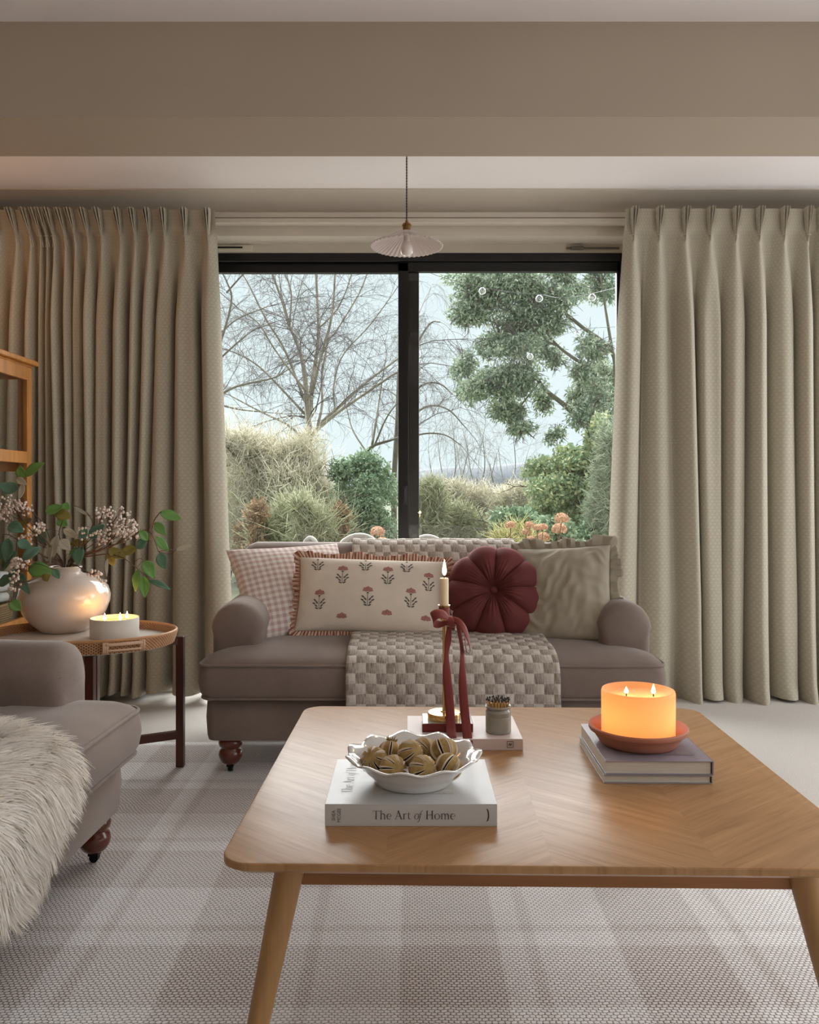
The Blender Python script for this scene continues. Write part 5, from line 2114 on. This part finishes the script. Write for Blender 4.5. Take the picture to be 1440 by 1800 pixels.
def core(blobs, k, m, parent):
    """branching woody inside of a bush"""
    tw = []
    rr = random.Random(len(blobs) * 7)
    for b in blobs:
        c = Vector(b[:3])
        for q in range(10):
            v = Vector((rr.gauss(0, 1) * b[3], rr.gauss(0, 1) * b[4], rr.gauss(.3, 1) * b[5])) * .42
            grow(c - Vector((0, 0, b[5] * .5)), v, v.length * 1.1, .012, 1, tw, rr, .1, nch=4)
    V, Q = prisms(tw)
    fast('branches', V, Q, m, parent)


# evergreen tree on the right
d = 11.0
EV = [(450, 190, 230, 110), (700, 210, 200, 130), (330, 380, 120, 90), (650, 400, 240, 130), (620, 560, 170, 90), (310, 670, 90, 100), (350, 820, 90, 80), (500, 800, 180, 110),
      (640, 740, 170, 140), (600, 950, 150, 110), (660, 1050, 90, 50), (880, 300, 110, 90), (1120, 200, 110, 120), (1070, 560, 120, 90), (860, 640, 60, 90), (970, 860, 70, 70), (1140, 720, 80, 120),
      (900, 130, 120, 60), (1130, 60, 140, 90), (560, 60, 220, 70), (1040, 950, 110, 90), (860, 1080, 70, 60), (520, 520, 150, 110), (770, 560, 110, 110), (780, 880, 80, 80), (860, 420, 120, 90), (1010, 690, 90, 80), (1110, 850, 110, 130), (1150, 1010, 90, 140), (1030, 780, 80, 70), (960, 220, 100, 80), (420, 300, 160, 90)]
p0 = at(720 + 1250 / 3.334, 866, d)
O = Vector((p0.x, p0.y, 0))
rt = thing('evergreen_tree', 'large leaning evergreen tree filling the upper part of the right window pane', 'tree', O)
b = MB()
for way, w0, w1 in (([(1300, 1500), (1260, 1250), (1180, 1080), (1000, 985), (900, 900), (800, 820), (745, 745), (660, 600), (560, 420)], 26, 6),
                    ([(1180, 1080), (1200, 850), (1060, 700), (960, 630), (870, 560), (760, 430)], 18, 5),
                    ([(1200, 850), (1190, 600), (1000, 440), (850, 310), (700, 120), (600, 20)], 15, 5),
                    ([(745, 745), (600, 800), (430, 760), (320, 680)], 8, 3), ([(760, 770), (660, 900), (600, 960)], 6, 3),
                    ([(850, 310), (640, 300), (430, 230)], 7, 3), ([(870, 560), (640, 470), (360, 380)], 7, 3), ([(1190, 600), (1150, 350), (1120, 150)], 10, 4)):
    P = [at(720 + x / 3.334, 440 + y / 3.334, d) - O for x, y in way]
    if way[0][0] == 1300:
        P = [Vector((P[0].x, P[0].y, -.1))] + P
    S = smooth_path(P, 30)
    b.tube(S, [lerp(w0, w1, i / 29) * d / F / 3.334 for i in range(30)], 8)
b.build('trunk', M_bark, rt, ang=0)
bl = rel(blobs_px(EV, C6, d), O)
fast('foliage', *leaf_cloud(subdiv(bl, 12, .52), 48000, .062, .0125, .7), M_ever, rt)
tw = []
rr = random.Random(77)
for q in bl:
    for k in range(14):
        v = Vector((rr.gauss(0, 1), rr.gauss(0, .7), rr.gauss(0, 1))).normalized()
        grow(Vector(q[:3]), v, max(q[3], q[5]) * .95, .009, 1, tw, rr, .3, nch=4)
fast('twigs', *prisms(tw), M_twig, rt)


def bush(name, label, lst, crop, d, n, m, kind='leaf', ln=.06, wd=.02, cat='shrub', cores=True, group=None, n2=0, m2=None, ln2=.5):
    bl = blobs_px(lst, crop, d)
    O = Vector((bl[0][0], bl[0][1], 0))
    rt = thing(name, label, cat, O, group=group)
    bl = rel(bl, O)
    full = len(bl)
    for q in list(bl):                     # foliage carries on down to the soil
        if q[2] - q[5] > .05:
            bl.append((q[0], q[1], q[2] * .45, q[3] * .9, q[4] * .9, q[2] * .45 + .1))
    n = int(n * (1 + .35 * (len(bl) - full) / full))
    bs_ = subdiv(bl, 12, .46)
    fast('foliage', *(leaf_cloud(bs_, n, ln, wd) if kind == 'leaf' else stroke_cloud(bs_, n, ln, wd)), m, rt)
    if n2:
        fast('stalks', *stroke_cloud(bl, n2, ln2, wd * .8, 1.2), m2, rt)
    if cores:
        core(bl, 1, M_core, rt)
    return rt


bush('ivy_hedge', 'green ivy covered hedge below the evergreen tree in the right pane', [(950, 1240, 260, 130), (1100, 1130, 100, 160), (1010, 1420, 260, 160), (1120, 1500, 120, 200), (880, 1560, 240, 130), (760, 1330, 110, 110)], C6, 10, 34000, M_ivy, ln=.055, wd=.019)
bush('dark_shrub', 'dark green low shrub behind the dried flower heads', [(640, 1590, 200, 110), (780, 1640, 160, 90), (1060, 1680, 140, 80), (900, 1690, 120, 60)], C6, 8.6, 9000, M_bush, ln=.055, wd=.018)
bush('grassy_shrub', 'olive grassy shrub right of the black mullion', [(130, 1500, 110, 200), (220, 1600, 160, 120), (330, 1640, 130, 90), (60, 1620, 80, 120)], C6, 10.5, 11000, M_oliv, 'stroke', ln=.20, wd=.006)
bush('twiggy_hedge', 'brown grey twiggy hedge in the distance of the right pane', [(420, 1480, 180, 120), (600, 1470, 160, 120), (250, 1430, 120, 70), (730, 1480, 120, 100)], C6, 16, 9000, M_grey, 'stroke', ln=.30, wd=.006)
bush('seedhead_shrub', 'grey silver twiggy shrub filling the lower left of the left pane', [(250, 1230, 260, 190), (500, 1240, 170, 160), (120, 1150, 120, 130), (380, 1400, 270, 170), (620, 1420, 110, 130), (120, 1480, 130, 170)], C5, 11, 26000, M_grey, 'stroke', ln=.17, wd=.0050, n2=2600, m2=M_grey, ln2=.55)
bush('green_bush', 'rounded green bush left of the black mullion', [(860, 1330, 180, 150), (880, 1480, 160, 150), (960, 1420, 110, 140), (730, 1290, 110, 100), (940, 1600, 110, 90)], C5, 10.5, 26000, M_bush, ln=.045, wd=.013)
bush('ornamental_grass', 'pale green and yellow grasses low in the left pane', [(420, 1570, 100, 80), (590, 1610, 110, 70), (300, 1640, 90, 70), (700, 1660, 100, 50), (500, 1500, 60, 60)], C5, 9.2, 9000, M_oliv, 'stroke', ln=.20, wd=.005, n2=1200, m2=M_oliv, ln2=.5)
bush('brown_shrub', 'brown leafed shrub at the far left behind the curtain edge', [(230, 1560, 80, 110), (180, 1650, 90, 80), (740, 1520, 60, 80)], C5, 9.8, 4500, M_brown, ln=.05, wd=.016)
bush('yellow_grass', 'yellow green grass clump under the dried flower heads', [(620, 1690, 90, 60), (560, 1710, 60, 50), (720, 1710, 60, 40)], C6, 7.4, 2600, leafmat('yellow_grass', [L(178, 172, 116), L(194, 188, 132), L(156, 158, 104)], .7, .2, .15), 'stroke', ln=.20, wd=.004, cores=False)
bush('feathery_shrub', 'pale feathery shrub at the right end of the right pane', [(1130, 1500, 90, 260), (1180, 1200, 60, 200)], C6, 8.5, 6000, leafmat('pale_feathery', [L(150, 164, 140), L(178, 186, 164), L(128, 146, 116)], .8, .1, .15), 'stroke', ln=.16, wd=.005, cores=False)

# dried mophead flowers
M_mop = leafmat('dried_petals', [L(190, 146, 116), L(206, 168, 138), L(168, 124, 96), L(216, 186, 158)], .8, .1, .15)


def mophead(label, heads, d, stem_z):
    rt = thing('dried_hydrangea', label, 'flower', (heads[0][0] * 0 + at(heads[0][0], heads[0][1], d).x, d, -.13))
    O = Vector(rt.location)
    for i, (x, y, r) in enumerate(heads):
        dd = d + .25 * math.sin(i * 2.1)
        p = at(x, y, dd) - O
        rad = r * dd / F
        n = 420
        v = NR.normal(size=(n, 3))
        v /= np.linalg.norm(v, axis=1)[:, None]
        v[:, 2] = np.where(v[:, 2] < -.45, -v[:, 2], v[:, 2])
        c = v * rad * (.88 + .12 * NR.uniform(0, 1, n))[:, None] * np.array([1.0, 1.0, .85]) + np.array(p)
        s = np.cross(v, NR.normal(size=(n, 3)))
        s /= np.linalg.norm(s, axis=1)[:, None]
        t = np.cross(v, s) + v * .35 * NR.normal(size=(n, 1))
        w = rad * .155
        V = np.stack([c - s * w, c - t * w, c + s * w, c + t * w], 1).reshape(-1, 3)
        k = np.arange(n)[:, None] * 4
        fast('flower_head', V, np.concatenate([k + np.array([0, 1, 2]), k + np.array([0, 2, 3])]), M_mop, rt, kind=None)
        MB().tube(smooth_path([(p.x * .6, p.y * .6, 0), (p.x * .85, p.y, p.z * .5), p], 8), .004, 5).build('stem', M_stem, rt, ang=0)
    return rt


hd_ = [(860 + x / 6, 880 + y / 6, r / 6) for x, y, r in ((225, 265, 56), (425, 265, 54), (515, 290, 50), (570, 285, 52), (390, 335, 52), (765, 195, 78), (740, 305, 80), (570, 395, 72), (440, 410, 46))]
mophead('cluster of dried orange brown mophead flowers outside the right pane', hd_, 7.0, 0)
mophead('pair of dried mophead flowers outside left of the black mullion', [(664, 936, 13), (672, 953, 11)], 7.4, 0)


# wicker garden chairs on the terrace
M_wic = mat('grey_wicker', L(150, 146, 142), .7, var=.15, vs=40)


def garden_chair(label, x, y, rz, w, top):
    rt = thing('garden_chair', label, 'chair', (x, y, -.13), (0, 0, rz), 'wicker chairs on the terrace')
    b = MB()
    hw = w / 2
    ar = [Vector((hw * math.cos(a), -.02 + .10 * math.sin(a) * 0, .45 + (top - .45) * math.sin(a) ** .7)) for a in [PI * i / 24 for i in range(25)]]
    b.tube(ar, .019, 8)
    b.build('back_frame', M_wic, rt, ang=0)
    for i in range(9):
        a = PI * (i + 1) / 10
        xx = hw * math.cos(a)
        MB().tube([(xx * .9, -.02, .44), (xx, -.02, .45 + (top - .45) * math.sin(a) ** .7)], .009, 6).build('back_spindle', M_wic, rt, ang=0)
    MB().rings([[(px_ * k, py_ * k - .24, z) for px_, py_ in rrect(w, .46, .12)] for k, z in ((.9, .40), (1, .41), (1, .44), (.9, .455))]).build('seat', M_wic, rt)
    for sx in (-1, 1):
        for yy in (-.42, -.06):
            MB().tube([(sx * (hw - .05), yy, .41), (sx * (hw - .02), yy, .0)], .014, 6).build('leg', M_wic, rt)
    return rt


pc_ = at(632, 944, 6.1)
garden_chair('pale wicker garden chair with the widest round back, outside behind the gingham cushion', pc_.x, 6.1, PI, .46, pc_.z + .13 + .012)
pc_ = at(543, 948, 6.9)
garden_chair('pale wicker garden chair outside at the far left of the left pane', pc_.x, 6.9, PI * .8, .24, pc_.z + .13 + .012)
pc_ = at(752, 946, 6.4)
garden_chair('pale wicker garden chair outside behind the black mullion', pc_.x, 6.4, PI * 1.1, .44, pc_.z + .13 + .012)

# glass festoon bulbs strung across the right pane
M_bulbg = glass_mat('festoon_glass', (.97, .985, .985), 4.0)
M_cable = mat('festoon_cable', L(84, 88, 90), .6)
for lab, pts, bulbs in (('upper string of clear glass bulbs hanging outside the right window pane', [(696, 409, 4.765), (745, 474, 6.0), (848, 505, 6.2), (948, 518, 6.1), (1041, 516, 6.0), (1200, 470, 10.9)], [2, 3, 4]),
                        ('lower string of clear glass bulbs hanging outside the right window pane', [(815, 690, 10.9), (932, 621, 7.0), (1015, 581, 7.0), (1120, 570, 8.0), (1205, 545, 10.9)], [1, 2])):
    P = [at(*p) for p in pts]
    rt = thing('string_light', lab, 'string light', P[0])
    MB().tube([p - P[0] for p in smooth_path(P, 40)], .0022, 5).build('cable', M_cable, rt, ang=0)
    for i in bulbs:
        p = P[i] - P[0]
        bl_ = MB().lathe([(.0005, -.056), (.014, -.053), (.023, -.044), (.0265, -.030), (.023, -.016), (.012, -.005), (.009, 0)], 16, p).build('bulb', M_bulbg, rt, ang=0)
        MB().lathe([(.0005, .002), (.010, .002), (.0105, -.012), (.009, -.014)], 12, p).build('bulb_cap', M_cable, bl_)
